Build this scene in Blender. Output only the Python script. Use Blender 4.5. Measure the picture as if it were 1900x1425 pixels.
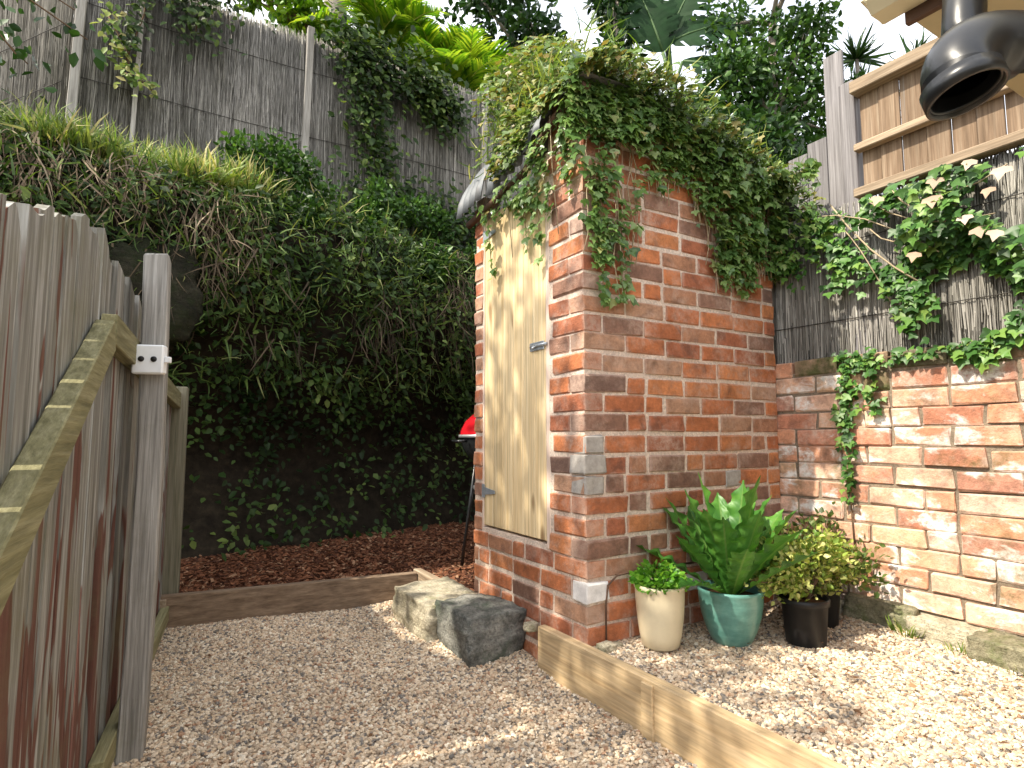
import bpy, bmesh, math, random
import numpy as np
from mathutils import Vector, Matrix, noise as mnoise

# ------------------------------------------------------------------ clear
for o in list(bpy.data.objects):
    bpy.data.objects.remove(o)
SC = bpy.context.scene
COL = SC.collection
random.seed(7)
RNG = np.random.default_rng(11)
R = math.radians

# ------------------------------------------------------------------ camera
cam = bpy.data.cameras.new('camera')
cam.sensor_width = 36.0
cam.lens = 20.69
cam.clip_start = 0.02
cam.clip_end = 600
camo = bpy.data.objects.new('camera', cam)
COL.objects.link(camo)
camo.location = (0, 0, 0.85)
camo.rotation_euler = (R(90 + 5.10), 0, R(-30.8))
SC.camera = camo

# ------------------------------------------------------------------ sky and sun
SUN_EL, SUN_AZ = 50.0, -86.0          # azimuth measured from +Y towards +X
world = bpy.data.worlds.new('World')
SC.world = world
world.use_nodes = True
wt = world.node_tree
wt.nodes.clear()
w_out = wt.nodes.new('ShaderNodeOutputWorld')
w_bg = wt.nodes.new('ShaderNodeBackground')
w_sky = wt.nodes.new('ShaderNodeTexSky')
w_sky.sky_type = 'NISHITA'
w_sky.sun_disc = False
w_sky.sun_elevation = R(SUN_EL)
w_sky.sun_rotation = R(SUN_AZ)
w_sky.air_density = 1.0
w_sky.dust_density = 2.0
w_tc = wt.nodes.new('ShaderNodeTexCoord')
w_no = wt.nodes.new('ShaderNodeTexNoise')
w_no.inputs['Scale'].default_value = 3.2
w_no.inputs['Detail'].default_value = 8
w_no.inputs['Roughness'].default_value = 0.6
w_rp = wt.nodes.new('ShaderNodeValToRGB')
w_rp.color_ramp.elements[0].position = 0.36
w_rp.color_ramp.elements[1].position = 0.62
w_mx = wt.nodes.new('ShaderNodeMix')
w_mx.data_type = 'RGBA'
w_mx.inputs[7].default_value = (7.2, 7.0, 6.7, 1)       # thin bright cloud
w_ml = wt.nodes.new('ShaderNodeMath')
w_ml.operation = 'MULTIPLY_ADD'
w_ml.inputs[1].default_value = 0.5
w_ml.inputs[2].default_value = 0.38
wt.links.new(w_tc.outputs['Generated'], w_no.inputs['Vector'])
wt.links.new(w_no.outputs['Fac'], w_rp.inputs['Fac'])
wt.links.new(w_rp.outputs['Color'], w_ml.inputs[0])
wt.links.new(w_ml.outputs[0], w_mx.inputs[0])
wt.links.new(w_sky.outputs['Color'], w_mx.inputs[6])
wt.links.new(w_mx.outputs[2], w_bg.inputs['Color'])
w_bg.inputs['Strength'].default_value = 0.15
wt.links.new(w_bg.outputs[0], w_out.inputs['Surface'])

sun = bpy.data.lights.new('sun', 'SUN')
sun.energy = 3.2
sun.angle = R(0.55)
sun.color = (1.0, 0.91, 0.76)
suno = bpy.data.objects.new('sun', sun)
COL.objects.link(suno)
_sd = Vector((math.sin(R(SUN_AZ)) * math.cos(R(SUN_EL)), math.cos(R(SUN_AZ)) * math.cos(R(SUN_EL)), math.sin(R(SUN_EL))))
suno.rotation_euler = (-_sd).to_track_quat('-Z', 'Y').to_euler()
suno.location = (-6, 1, 9)

SC.view_settings.view_transform = 'Standard'
SC.view_settings.look = 'None'
SC.view_settings.exposure = 1.38
SC.view_settings.gamma = 1.0
SC.view_settings.use_curve_mapping = False
SC.render.engine = 'CYCLES'
SC.cycles.use_denoising = True
SC.cycles.max_bounces = 8
SC.cycles.transparent_max_bounces = 8

# ================================================================== helpers
def link(o, parent=None):
    COL.objects.link(o)
    if parent is not None:
        o.parent = parent
    return o

def tag(o, label=None, cat=None, group=None, kind=None):
    if label: o['label'] = label
    if cat: o['category'] = cat
    if group: o['group'] = group
    if kind: o['kind'] = kind
    return o

def empty(name, loc=(0, 0, 0), rz=0.0, parent=None):
    o = bpy.data.objects.new(name, None)
    o.empty_display_size = 0.1
    o.location = loc
    o.rotation_euler = (0, 0, rz)
    return link(o, parent)

def mesh(name, verts, faces, m=None, smooth=False):
    me = bpy.data.meshes.new(name)
    me.from_pydata([tuple(v) for v in verts], [], [tuple(f) for f in faces])
    if m is not None: me.materials.append(m)
    if smooth:
        me.polygons.foreach_set('use_smooth', [True] * len(me.polygons))
    me.update()
    return me

def mobj(name, verts, faces, m, parent=None, smooth=False):
    return link(bpy.data.objects.new(name, mesh(name, verts, faces, m, smooth)), parent)

def from_bm(name, bm, m, parent=None, smooth=False, bevel=0):
    if bevel:
        bmesh.ops.bevel(bm, geom=[e for e in bm.edges], offset=bevel, segments=1, affect='EDGES', profile=0.5)
    bmesh.ops.recalc_face_normals(bm, faces=bm.faces)
    me = bpy.data.meshes.new(name)
    bm.to_mesh(me); bm.free()
    me.materials.append(m)
    if smooth:
        me.polygons.foreach_set('use_smooth', [True] * len(me.polygons))
    return link(bpy.data.objects.new(name, me), parent)

def box_bm(x0, x1, y0, y1, z0, z1, bm=None):
    bm = bm or bmesh.new()
    vs = [bm.verts.new(p) for p in ((x0,y0,z0),(x1,y0,z0),(x1,y1,z0),(x0,y1,z0),(x0,y0,z1),(x1,y0,z1),(x1,y1,z1),(x0,y1,z1))]
    for f in ((0,3,2,1),(4,5,6,7),(0,1,5,4),(1,2,6,5),(2,3,7,6),(3,0,4,7)):
        bm.faces.new([vs[i] for i in f])
    return bm

def box(name, x0, x1, y0, y1, z0, z1, m, parent=None, bevel=0.002):
    return from_bm(name, box_bm(x0, x1, y0, y1, z0, z1), m, parent, bevel=bevel)

def prism_pts(name, pts8, m, parent=None, bevel=0.002):
    """box with eight free corners (bottom loop of four, top loop of four)"""
    bm = bmesh.new()
    vs = [bm.verts.new(p) for p in pts8]
    for f in ((0,3,2,1),(4,5,6,7),(0,1,5,4),(1,2,6,5),(2,3,7,6),(3,0,4,7)):
        bm.faces.new([vs[i] for i in f])
    return from_bm(name, bm, m, parent, bevel=bevel)

def beam(name, a, b, w, h, m, parent=None, up=(0, 0, 1), bevel=0.003):
    """bar from a to b; w across, h along up"""
    a, b = Vector(a), Vector(b)
    d = (b - a).normalized()
    s = d.cross(Vector(up)).normalized()
    u = s.cross(d).normalized()
    P = []
    for q in (a, b):
        for sx, sz in ((-1,-1),(1,-1),(1,1),(-1,1)):
            P.append(q + s * (sx * w / 2) + u * (sz * h / 2))
    bm = bmesh.new()
    vs = [bm.verts.new(p) for p in P]
    for f in ((0,1,2,3),(7,6,5,4),(0,4,5,1),(1,5,6,2),(2,6,7,3),(3,7,4,0)):
        bm.faces.new([vs[i] for i in f])
    return from_bm(name, bm, m, parent, bevel=bevel)

def tube_data(pts, rad, n=8, caps=True):
    pts = [Vector(p) for p in pts]
    rads = rad if isinstance(rad, (list, tuple)) else [rad] * len(pts)
    V, F = [], []
    ref = Vector((0.123, 0.31, 0.94)).normalized()
    for i, p in enumerate(pts):
        d = (pts[min(i + 1, len(pts) - 1)] - pts[max(i - 1, 0)])
        d = d.normalized() if d.length > 1e-9 else Vector((0, 0, 1))
        s = d.cross(ref)
        if s.length < 1e-3: s = d.cross(Vector((1, 0, 0)))
        s.normalize(); u = s.cross(d)
        for k in range(n):
            a = 2 * math.pi * k / n
            V.append(p + (s * math.cos(a) + u * math.sin(a)) * rads[i])
    for i in range(len(pts) - 1):
        for k in range(n):
            F.append((i*n+k, i*n+(k+1) % n, (i+1)*n+(k+1) % n, (i+1)*n+k))
    if caps:
        F.append(tuple(range(n - 1, -1, -1)))
        F.append(tuple(range((len(pts)-1)*n, len(pts)*n)))
    return V, F

def tube(name, pts, rad, m, parent=None, n=8, caps=True):
    V, F = tube_data(pts, rad, n, caps)
    return mobj(name, V, F, m, parent, smooth=True)

def tubes(name, lists, m, parent=None, n=5):
    V, F = [], []
    for pts, rad in lists:
        v, f = tube_data(pts, rad, n)
        o = len(V); V += v; F += [tuple(i + o for i in q) for q in f]
    return mobj(name, V, F, m, parent, smooth=True)

def lathe(name, prof, m, parent=None, n=40, center=(0, 0), smooth=True):
    V, F = [], []
    for r, z in prof:
        for k in range(n):
            a = 2 * math.pi * k / n
            V.append((center[0] + r * math.cos(a), center[1] + r * math.sin(a), z))
    for i in range(len(prof) - 1):
        for k in range(n):
            F.append((i*n+k, i*n+(k+1) % n, (i+1)*n+(k+1) % n, (i+1)*n+k))
    return mobj(name, V, F, m, parent, smooth=smooth)

def grid(name, nu, nv, fn, m, parent=None, smooth=True):
    V = [fn(i / (nu - 1), j / (nv - 1)) for j in range(nv) for i in range(nu)]
    F = [(j*nu+i, j*nu+i+1, (j+1)*nu+i+1, (j+1)*nu+i) for j in range(nv - 1) for i in range(nu - 1)]
    return mobj(name, V, F, m, parent, smooth)

def nz(x, y=0.0, z=0.0):
    return mnoise.noise(Vector((x, y, z)))

def smooth01(t):
    t = max(0.0, min(1.0, t)); return t * t * (3 - 2 * t)

def lerp_tab(tab, x):
    if x <= tab[0][0]: return tab[0][1]
    for (a, va), (b, vb) in zip(tab, tab[1:]):
        if x <= b: return va + (vb - va) * (x - a) / (b - a)
    return tab[-1][1]

# ------------------------------------------------------------------ leaf scattering (numpy)
def unit(a):
    return a / np.maximum(np.linalg.norm(a, axis=1, keepdims=True), 1e-9)

LEAF_IVY = (np.array([(0,0,0),(.16,.42,.05),(.42,.50,-.02),(.55,.24,.05),(1,0,-.10),(.55,-.24,.05),(.42,-.50,-.02),(.16,-.42,.05),(.35,0,-.04)], float),
            [(0,8,1),(1,8,2),(2,8,3),(3,8,4),(4,8,5),(5,8,6),(6,8,7),(7,8,0)])
LEAF_OVAL = (np.array([(0,0,0),(.35,.26,.07),(.75,.17,.03),(1,0,-.08),(.75,-.17,.03),(.35,-.26,.07),(.45,0,-.03)], float),
             [(0,6,1),(1,6,2),(2,6,3),(3,6,4),(4,6,5),(5,6,0)])
LEAF_DIAM = (np.array([(0,0,0),(.45,.24,.06),(1,0,-.06),(.45,-.24,.06)], float), [(0,2,1),(0,3,2)])
BLADE = (np.array([(0,.03,0),(0,-.03,0),(.4,.024,.10),(.4,-.024,.10),(.75,.015,.08),(.75,-.015,.08),(1,0,-.04)], float),
         [(0,1,3,2),(2,3,5,4),(4,5,6)])

def scatter(name, tmpl, P, T, N, S, m, parent=None, wid=1.0, rnd=None, kind=None):
    P = np.asarray(P, float); T = unit(np.asarray(T, float)); N = np.asarray(N, float)
    n = len(P)
    S = np.broadcast_to(np.asarray(S, float), (n,))
    B = unit(np.cross(N, T)); N2 = np.cross(T, B)
    tv, tf = tmpl
    k = len(tv)
    V = (P[:, None, :] + S[:, None, None] * (tv[None, :, 0:1] * T[:, None, :] + wid * tv[None, :, 1:2] * B[:, None, :] + tv[None, :, 2:3] * N2[:, None, :]))
    V = V.reshape(-1, 3)
    me = bpy.data.meshes.new(name)
    lt = np.array([len(f) for f in tf]); flat = np.concatenate([np.array(f) for f in tf])
    loops = (flat[None, :] + (np.arange(n) * k)[:, None]).reshape(-1)
    tot = np.tile(lt, n); st = np.concatenate([[0], np.cumsum(tot)[:-1]])
    me.vertices.add(len(V)); me.vertices.foreach_set('co', V.astype(np.float32).ravel())
    me.loops.add(len(loops)); me.loops.foreach_set('vertex_index', loops.astype(np.int32))
    me.polygons.add(len(tot)); me.polygons.foreach_set('loop_start', st.astype(np.int32))
    me.update(calc_edges=True)
    at = me.attributes.new('rnd', 'FLOAT', 'POINT')
    if rnd is None: rnd = RNG.random(n)
    at.data.foreach_set('value', np.repeat(np.asarray(rnd, float), k).astype(np.float32))
    me.materials.append(m)
    o = link(bpy.data.objects.new(name, me), parent)
    if kind: o['kind'] = kind
    return o

def rdir(n, z=0.0):
    v = RNG.normal(size=(n, 3)); v[:, 2] += z
    return unit(v)

# ================================================================== materials
class NT:
    def __init__(s, name):
        s.m = bpy.data.materials.new(name); s.m.use_nodes = True
        s.t = s.m.node_tree; s.t.nodes.clear()
        s.out = s.t.nodes.new('ShaderNodeOutputMaterial')
    def n(s, typ, **kw):
        nd = s.t.nodes.new('ShaderNode' + typ)
        for k, v in kw.items(): setattr(nd, k, v)
        return nd
    def l(s, a, b): s.t.links.new(a, b)
    def coord(s, kind='Object'): return s.n('TexCoord').outputs[kind]
    def pos(s): return s.n('NewGeometry').outputs['Position']
    def rand(s): return s.n('ObjectInfo').outputs['Random']
    def mapv(s, v, scale=(1,1,1), off=None):
        mp = s.n('Mapping'); s.l(v, mp.inputs['Vector']); mp.inputs['Scale'].default_value = scale
        if off is not None: s.l(off, mp.inputs['Location'])
        return mp.outputs[0]
    def offset(s, mult=37.0):
        c = s.n('VectorMath', operation='SCALE'); cx = s.n('CombineXYZ')
        r = s.rand(); s.l(r, cx.inputs[0]); s.l(r, cx.inputs[1]); s.l(r, cx.inputs[2])
        s.l(cx.outputs[0], c.inputs[0]); c.inputs[3].default_value = mult
        return c.outputs[0]
    def noise(s, v, scale=5, detail=4, rough=.55, dist=0):
        nd = s.n('TexNoise'); s.l(v, nd.inputs['Vector'])
        nd.inputs['Scale'].default_value = scale; nd.inputs['Detail'].default_value = detail
        nd.inputs['Roughness'].default_value = rough; nd.inputs['Distortion'].default_value = dist
        return nd.outputs['Fac']
    def ramp(s, f, stops, interp='LINEAR'):
        nd = s.n('ValToRGB'); s.l(f, nd.inputs[0]); cr = nd.color_ramp; cr.interpolation = interp
        while len(cr.elements) < len(stops): cr.elements.new(0.5)
        for e, (p, c) in zip(cr.elements, stops):
            e.position = p; e.color = (c if len(c) == 4 else (*c, 1)) if not isinstance(c, (int, float)) else (c, c, c, 1)
        return nd.outputs[0]
    def mix(s, f, a, b, mode='MIX'):
        nd = s.n('Mix', data_type='RGBA', blend_type=mode)
        for sock, v in ((nd.inputs[0], f), (nd.inputs[6], a), (nd.inputs[7], b)):
            if isinstance(v, (int, float)): sock.default_value = v
            elif isinstance(v, tuple): sock.default_value = v if len(v) == 4 else (*v, 1)
            else: s.l(v, sock)
        return nd.outputs[2]
    def math(s, op, a, b=0.0):
        nd = s.n('Math', operation=op)
        for i, v in enumerate((a, b)):
            if isinstance(v, (int, float)): nd.inputs[i].default_value = v
            else: s.l(v, nd.inputs[i])
        return nd.outputs[0]
    def bump(s, h, strength=.3, dist=.01):
        b = s.n('Bump'); s.l(h, b.inputs['Height'])
        b.inputs['Strength'].default_value = strength; b.inputs['Distance'].default_value = dist
        return b.outputs[0]
    def done(s, col, rough=.8, bump=None, spec=.3, metal=0.0, transl=None, coat=0.0):
        p = s.n('BsdfPrincipled')
        if isinstance(col, tuple): p.inputs['Base Color'].default_value = (*col[:3], 1)
        else: s.l(col, p.inputs['Base Color'])
        if isinstance(rough, (int, float)): p.inputs['Roughness'].default_value = rough
        else: s.l(rough, p.inputs['Roughness'])
        p.inputs['Specular IOR Level'].default_value = spec
        p.inputs['Metallic'].default_value = metal
        p.inputs['Coat Weight'].default_value = coat
        if bump is not None: s.l(bump, p.inputs['Normal'])
        if transl:
            tr = s.n('BsdfTranslucent')
            tc = s.mix(1.0, col, (1.0, 1.0, .45), 'MULTIPLY') if not isinstance(col, tuple) else None
            if tc is not None: s.l(tc, tr.inputs['Color'])
            else: tr.inputs['Color'].default_value = (*col, 1)
            mx = s.n('MixShader'); mx.inputs[0].default_value = transl
            s.l(p.outputs[0], mx.inputs[1]); s.l(tr.outputs[0], mx.inputs[2])
            s.l(mx.outputs[0], s.out.inputs['Surface'])
        else:
            s.l(p.outputs[0], s.out.inputs['Surface'])
        return s.m

def m_leaf(name, stops, rough=.42, transl=.30, spec=.35):
    g = NT(name)
    a = g.n('Attribute', attribute_name='rnd')
    c = g.ramp(a.outputs['Fac'], stops)
    v = g.noise(g.pos(), 7, 2)
    c = g.mix(1.0, c, g.ramp(v, [(.3, .72), (.7, 1.2)]), 'MULTIPLY')
    return g.done(c, rough, spec=spec, transl=transl)

def m_brick(name, pal, smear, smear_col, moss=0.0, white=0.0, interp='CONSTANT', edge=0.0, moss_at=.53):
    g = NT(name)
    r = g.rand()
    base = g.ramp(r, pal, interp)
    oc = g.mapv(g.coord(), (1, 1, 1), g.offset())
    n1 = g.noise(oc, 16, 6, .65)
    n2 = g.noise(oc, 70, 4, .7)
    c = g.mix(1.0, base, g.ramp(n1, [(.25, .55), (.5, .95), (.78, 1.35)]), 'MULTIPLY')
    c = g.mix(.5, c, g.mix(1.0, c, g.ramp(n2, [(.3, .6), (.7, 1.3)]), 'MULTIPLY'))
    # a burnt heart or a paler edge on some bricks
    n3 = g.noise(oc, 9, 3, .5, .6)
    c = g.mix(g.ramp(n3, [(.56, 0.0), (.72, .65)]), c, (.085, .045, .035))
    c = g.mix(.08, c, (.40,.29,.235))
    w = g.noise(g.pos(), 5.5, 6, .68)
    w2 = g.noise(g.pos(), 38, 4, .7)
    wm = g.math('MULTIPLY', g.ramp(w, [(.47, 0.0), (.66, 1.0)]), g.ramp(w2, [(.36, 0.1), (.60, 1.0)]))
    c = g.mix(g.math('MULTIPLY', wm, smear), c, smear_col)
    if white:
        q = g.noise(g.mapv(g.pos(), (1, 1, 1.9)), 4.6, 5, .62, .3)
        q2 = g.noise(g.pos(), 30, 4, .7)
        qm = g.math('MULTIPLY', g.ramp(q, [(.535, 0.0), (.61, 1.0)]), g.ramp(q2, [(.35, 0.15), (.55, 1.0)]))
        c = g.mix(g.math('MULTIPLY', qm, white), c, (.74, .71, .67))
    if moss:
        q = g.noise(g.pos(), 3.6, 6, .7)
        c = g.mix(g.math('MULTIPLY', g.ramp(q, [(moss_at, 0.0), (moss_at + .15, 1.0)]), moss), c, (.075, .085, .03))
    st_ = g.noise(g.mapv(g.pos(), (2.2, 2.2, 1.1)), 1.0, 5, .65)
    c = g.mix(1.0, c, g.ramp(st_, [(.33, .72), (.52, 1.05), (.7, 1.18)]), 'MULTIPLY')
    if edge:
        sp = g.n('SeparateXYZ'); g.l(g.coord('Generated'), sp.inputs[0])
        dx = g.math('MULTIPLY', g.math('SUBTRACT', .5, g.math('ABSOLUTE', g.math('SUBTRACT', sp.outputs[0], .5))), .20)
        dz = g.math('MULTIPLY', g.math('SUBTRACT', .5, g.math('ABSOLUTE', g.math('SUBTRACT', sp.outputs[2], .5))), .075)
        d = g.math('ADD', g.math('MINIMUM', dx, dz), g.math('MULTIPLY', g.math('SUBTRACT', g.noise(oc, 28, 4, .65), .5), .034))
        c = g.mix(g.math('MULTIPLY', g.ramp(d, [(.000, 1.0), (.010, 0.0)]), edge), c, smear_col)
    hb = g.math('ADD', g.math('MULTIPLY', n1, .6), n2)
    return g.done(c, .88, g.bump(hb, .75, .006), spec=.2)

def m_mortar(name, c0, c1, dark):
    g = NT(name)
    n1 = g.noise(g.pos(), 7, 6, .65); n2 = g.noise(g.pos(), 90, 4, .7)
    c = g.ramp(n1, [(.3, c0), (.6, c1), (.78, dark)])
    c = g.mix(1.0, c, g.ramp(n2, [(.3, .65), (.7, 1.2)]), 'MULTIPLY')
    return g.done(c, .95, g.bump(n2, .8, .006), spec=.1)

def m_wood(name, stops, scale=(55, 55, 2.5), moss=None, rough=.8, bump=.4, knots=False, streak=None):
    """grain runs along the axis with the small scale"""
    g = NT(name)
    oc = g.mapv(g.coord(), scale, g.offset(53))
    n1 = g.noise(oc, 1.0, 6, .62, .25)
    n2 = g.noise(g.mapv(g.coord(), tuple(min(s, 400) for s in (scale[0]*3.2, scale[1]*3.2, scale[2]*2.0)), g.offset(31)), 1.0, 3, .6)
    c = g.ramp(n1, stops)
    c = g.mix(1.0, c, g.ramp(n2, [(.3, .72), (.7, 1.18)]), 'MULTIPLY')
    r = g.rand()
    c = g.mix(1.0, c, g.ramp(r, [(0, .82), (1, 1.14)]), 'MULTIPLY')
    if streak:
        s = g.noise(g.mapv(g.coord(), tuple(q * .22 for q in scale), g.offset(17)), 1.0, 4, .6, .4)
        c = g.mix(g.ramp(s, [(streak[1], 0.0), (streak[1] + .10, 1.0)]), c, streak[0])
    if knots:
        k = g.noise(g.mapv(g.coord(), (9, 9, 3.2), g.offset(91)), 1.0, 1, .4)
        c = g.mix(g.ramp(k, [(.72, 0.0), (.78, .7)]), c, (.16, .075, .025))
    if moss:
        q = g.noise(g.pos(), moss[1], 6, .7)
        c = g.mix(g.ramp(q, [(moss[2], 0.0), (moss[2] + .2, moss[3])]), c, moss[0])
    return g.done(c, rough, g.bump(n1, bump, .006), spec=.2)

def m_simple(name, col, rough=.6, var=.25, scale=12, spec=.35, metal=0, bump=.15, coat=0):
    g = NT(name)
    n1 = g.noise(g.pos(), scale, 6, .65)
    c = g.mix(1.0, col, g.ramp(n1, [(.3, 1 - var), (.7, 1 + var)]), 'MULTIPLY')
    return g.done(c, rough, g.bump(n1, bump, .004), spec=spec, metal=metal, coat=coat)

M = {}
M['brick'] = m_brick('outhouse_brick', [(0, (.46,.150,.055)), (.13, (.34,.108,.05)), (.27, (.50,.185,.068)), (.40, (.38,.18,.10)), (.50, (.24,.125,.085)),
                     (.60, (.49,.165,.06)), (.71, (.42,.235,.145)), (.80, (.18,.105,.08)), (.87, (.42,.132,.05))], .70, (.50,.36,.285), edge=.55)
M['wall_brick'] = m_brick('garden_wall_brick', [(0, (.56,.28,.17)), (.15, (.62,.35,.22)), (.32, (.48,.20,.12)), (.45, (.66,.41,.29)), (.6, (.55,.26,.15)),
                     (.72, (.62,.38,.23)), (.82, (.40,.19,.13)), (.9, (.64,.45,.35))], .65, (.62,.50,.41), moss=.8, white=1.0, edge=.35)
M['mossy_brick'] = m_brick('mossy_top_brick', [(0, (.22,.15,.09)), (.3, (.30,.20,.13)), (.6, (.16,.14,.09)), (.85, (.36,.22,.15))], .3, (.34,.30,.24), moss=.95, white=0, moss_at=.42)
M['mortar'] = m_mortar('outhouse_mortar', (.62,.48,.39), (.72,.60,.50), (.42,.34,.28))
M['old_mortar'] = m_mortar('garden_wall_mortar', (.15,.12,.09), (.28,.225,.165), (.06,.065,.033))
M['white_brick'] = m_simple('whitewashed_brick', (.74,.72,.70), .85, .2, 25, bump=.5)
M['cement'] = m_simple('cement_patch', (.36,.335,.305), .95, .25, 30, spec=.1, bump=.6)
M['pine'] = m_wood('pine_boards', [(.25, (.60,.43,.22)), (.5, (.74,.57,.33)), (.72, (.82,.68,.44))], (60, 60, 1.6), rough=.6, bump=.15, knots=True)
M['jamb'] = m_wood('pink_primed_jamb', [(.3, (.60,.46,.38)), (.7, (.72,.58,.48))], (60, 60, 2), rough=.7, bump=.15)
M['sleeper'] = m_wood('pale_pine_sleeper', [(.25, (.46,.32,.17)), (.5, (.58,.43,.25)), (.75, (.67,.52,.33))], (45, 1.8, 45), rough=.75, bump=.3, knots=False, streak=((.30,.18,.08), .62))
M['old_sleeper'] = m_wood('weathered_brown_sleeper', [(.25, (.13,.09,.06)), (.5, (.22,.155,.105)), (.75, (.31,.23,.16))], (2.0, 45, 45), rough=.9, bump=.6)
M['grey_wood'] = m_wood('weathered_grey_wood', [(.25, (.095,.09,.08)), (.5, (.235,.226,.21)), (.75, (.40,.39,.37))], (60, 60, 2.2), rough=.9, bump=.8, moss=((.12,.115,.07), 3.0, .52, .45))
M['green_wood'] = m_wood('algae_green_timber', [(.25, (.13,.12,.06)), (.5, (.22,.205,.11)), (.75, (.32,.30,.18))], (50, 2.4, 50), rough=.9, bump=.6, streak=((.09,.085,.04), .60))
M['dark_post'] = m_wood('dim_green_post', [(.25, (.10,.095,.06)), (.5, (.18,.17,.12)), (.75, (.26,.24,.18))], (50, 50, 2.2), rough=.9, bump=.6)
M['fence_wood'] = m_wood('brown_fence_pale', [(.25, (.11,.073,.045)), (.5, (.215,.15,.10)), (.75, (.31,.24,.17))], (45, 45, 2.0), rough=.88, bump=.5, streak=((.24,.21,.18), .60))
M['fence_rail'] = m_wood('brown_fence_rail', [(.25, (.19,.135,.09)), (.5, (.32,.245,.17)), (.75, (.42,.34,.25))], (45, 2.0, 45), rough=.88, bump=.5)
M['old_panel'] = m_wood('purple_grey_panel', [(.25, (.12,.11,.112)), (.5, (.20,.19,.195)), (.75, (.29,.275,.28))], (60, 60, 2.0), rough=.9, bump=.5)

def m_peel():
    g = NT('peeling_paint_board')
    oc = g.mapv(g.coord(), (55, 55, 2.4), g.offset(53))
    n1 = g.noise(oc, 1.0, 6, .62, .3)
    wood = g.ramp(n1, [(.25, (.075,.072,.060)), (.5, (.205,.200,.180)), (.75, (.43,.43,.415))])
    q = g.noise(g.mapv(g.coord(), (11, 11, 1.5), g.offset(71)), 1.0, 3, .5, 1.1)
    paint = g.ramp(n1, [(.3, (.085,.038,.028)), (.7, (.155,.075,.058))])
    spz = g.n('SeparateXYZ'); g.l(g.coord(), spz.inputs[0])
    sel = g.math('ADD', q, g.math('MULTIPLY', g.math('SUBTRACT', g.rand(), .5), .16))
    sel = g.math('ADD', sel, g.math('MULTIPLY', g.math('SUBTRACT', .95, spz.outputs[2]), .11))
    fac = g.ramp(sel, [(.56, 0.0), (.585, 1.0)])
    c = g.mix(fac, wood, paint)
    gr = g.noise(g.pos(), 4, 5, .65)
    c = g.mix(g.ramp(gr, [(.5, 0.0), (.72, .55)]), c, (.15,.14,.075))
    return g.done(c, .85, g.bump(g.math('ADD', n1, g.math('MULTIPLY', fac, .5)), .6, .004), spec=.2)
M['peel'] = m_peel()
M['white_plastic'] = m_simple('white_plastic', (.78,.80,.82), .45, .05, 20, bump=.02)
M['black_hole'] = m_simple('black_plug', (.012,.012,.012), .5, .1)
M['black_pipe'] = m_simple('glossy_black_pipe', (.009,.010,.012), .33, .35, 18, spec=.4, bump=.08, coat=.1)
M['cream_metal'] = m_simple('cream_gutter', (.62,.58,.42), .45, .06, 10, bump=.03)
M['beige_soffit'] = m_simple('beige_soffit', (.46,.40,.26), .7, .08, 10, bump=.05)
M['render'] = m_simple('cream_render', (.60,.55,.45), .9, .08, 8, bump=.3)
M['iron'] = None
def m_iron():
    g = NT('galvanised_iron')
    n1 = g.noise(g.mapv(g.pos(), (9, 3, 3)), 1.0, 6, .65)
    c = g.ramp(n1, [(.3, (.075,.085,.095)), (.55, (.14,.15,.16)), (.75, (.15,.125,.105))])
    return g.done(c, .6, g.bump(n1, .2, .003), spec=.4, metal=.2)
M['iron'] = m_iron()
M['hinge'] = m_simple('zinc_hinge', (.42,.46,.50), .4, .2, 40, spec=.5, metal=.5)
M['fascia'] = m_simple('brown_fascia', (.10,.055,.035), .8, .3, 18, bump=.4)
M['red_enamel'] = m_simple('red_enamel', (.55,.012,.02), .18, .05, 10, spec=.6, bump=.0, coat=.6)
M['black_enamel'] = m_simple('black_enamel', (.018,.02,.022), .25, .2, 10, spec=.5, bump=.02)
M['aluminium'] = m_simple('dull_aluminium', (.55,.56,.58), .4, .1, 20, spec=.5, metal=.7)
M['cream_glaze'] = m_simple('cream_glazed_pot', (.70,.61,.42), .30, .10, 9, spec=.5, bump=.08, coat=.15)
def m_teal():
    g = NT('teal_glazed_pot')
    n1 = g.noise(g.pos(), 22, 5, .65); n2 = g.noise(g.mapv(g.pos(), (8, 8, 40)), 1.0, 4, .6)
    c = g.ramp(g.math('MULTIPLY', g.math('ADD', n1, n2), .5), [(.3, (.065,.18,.155)), (.5, (.115,.285,.24)), (.7, (.19,.38,.32))])
    return g.done(c, .28, g.bump(n1, .12, .003), spec=.5, coat=.25)
M['teal'] = m_teal()
M['black_pot'] = m_simple('black_plastic_pot', (.014,.014,.015), .45, .2, 30, bump=.05)
M['soil'] = m_simple('potting_soil', (.09,.048,.025), .95, .5, 60, spec=.1, bump=1)
M['stem'] = m_simple('brown_stem', (.16,.10,.06), .85, .35, 40, bump=.4)
M['vine_stem'] = m_simple('pale_vine_stem', (.36,.29,.19), .85, .3, 40, bump=.4)
M['bark'] = m_simple('grey_bark', (.24,.21,.18), .92, .4, 9, bump=.9)
M['green_stem'] = m_simple('green_stalk', (.05,.10,.03), .6, .3, 14, bump=.2)
M['palm_stem'] = m_simple('yellow_palm_stem', (.42,.42,.10), .6, .3, 14, bump=.2)

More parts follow.
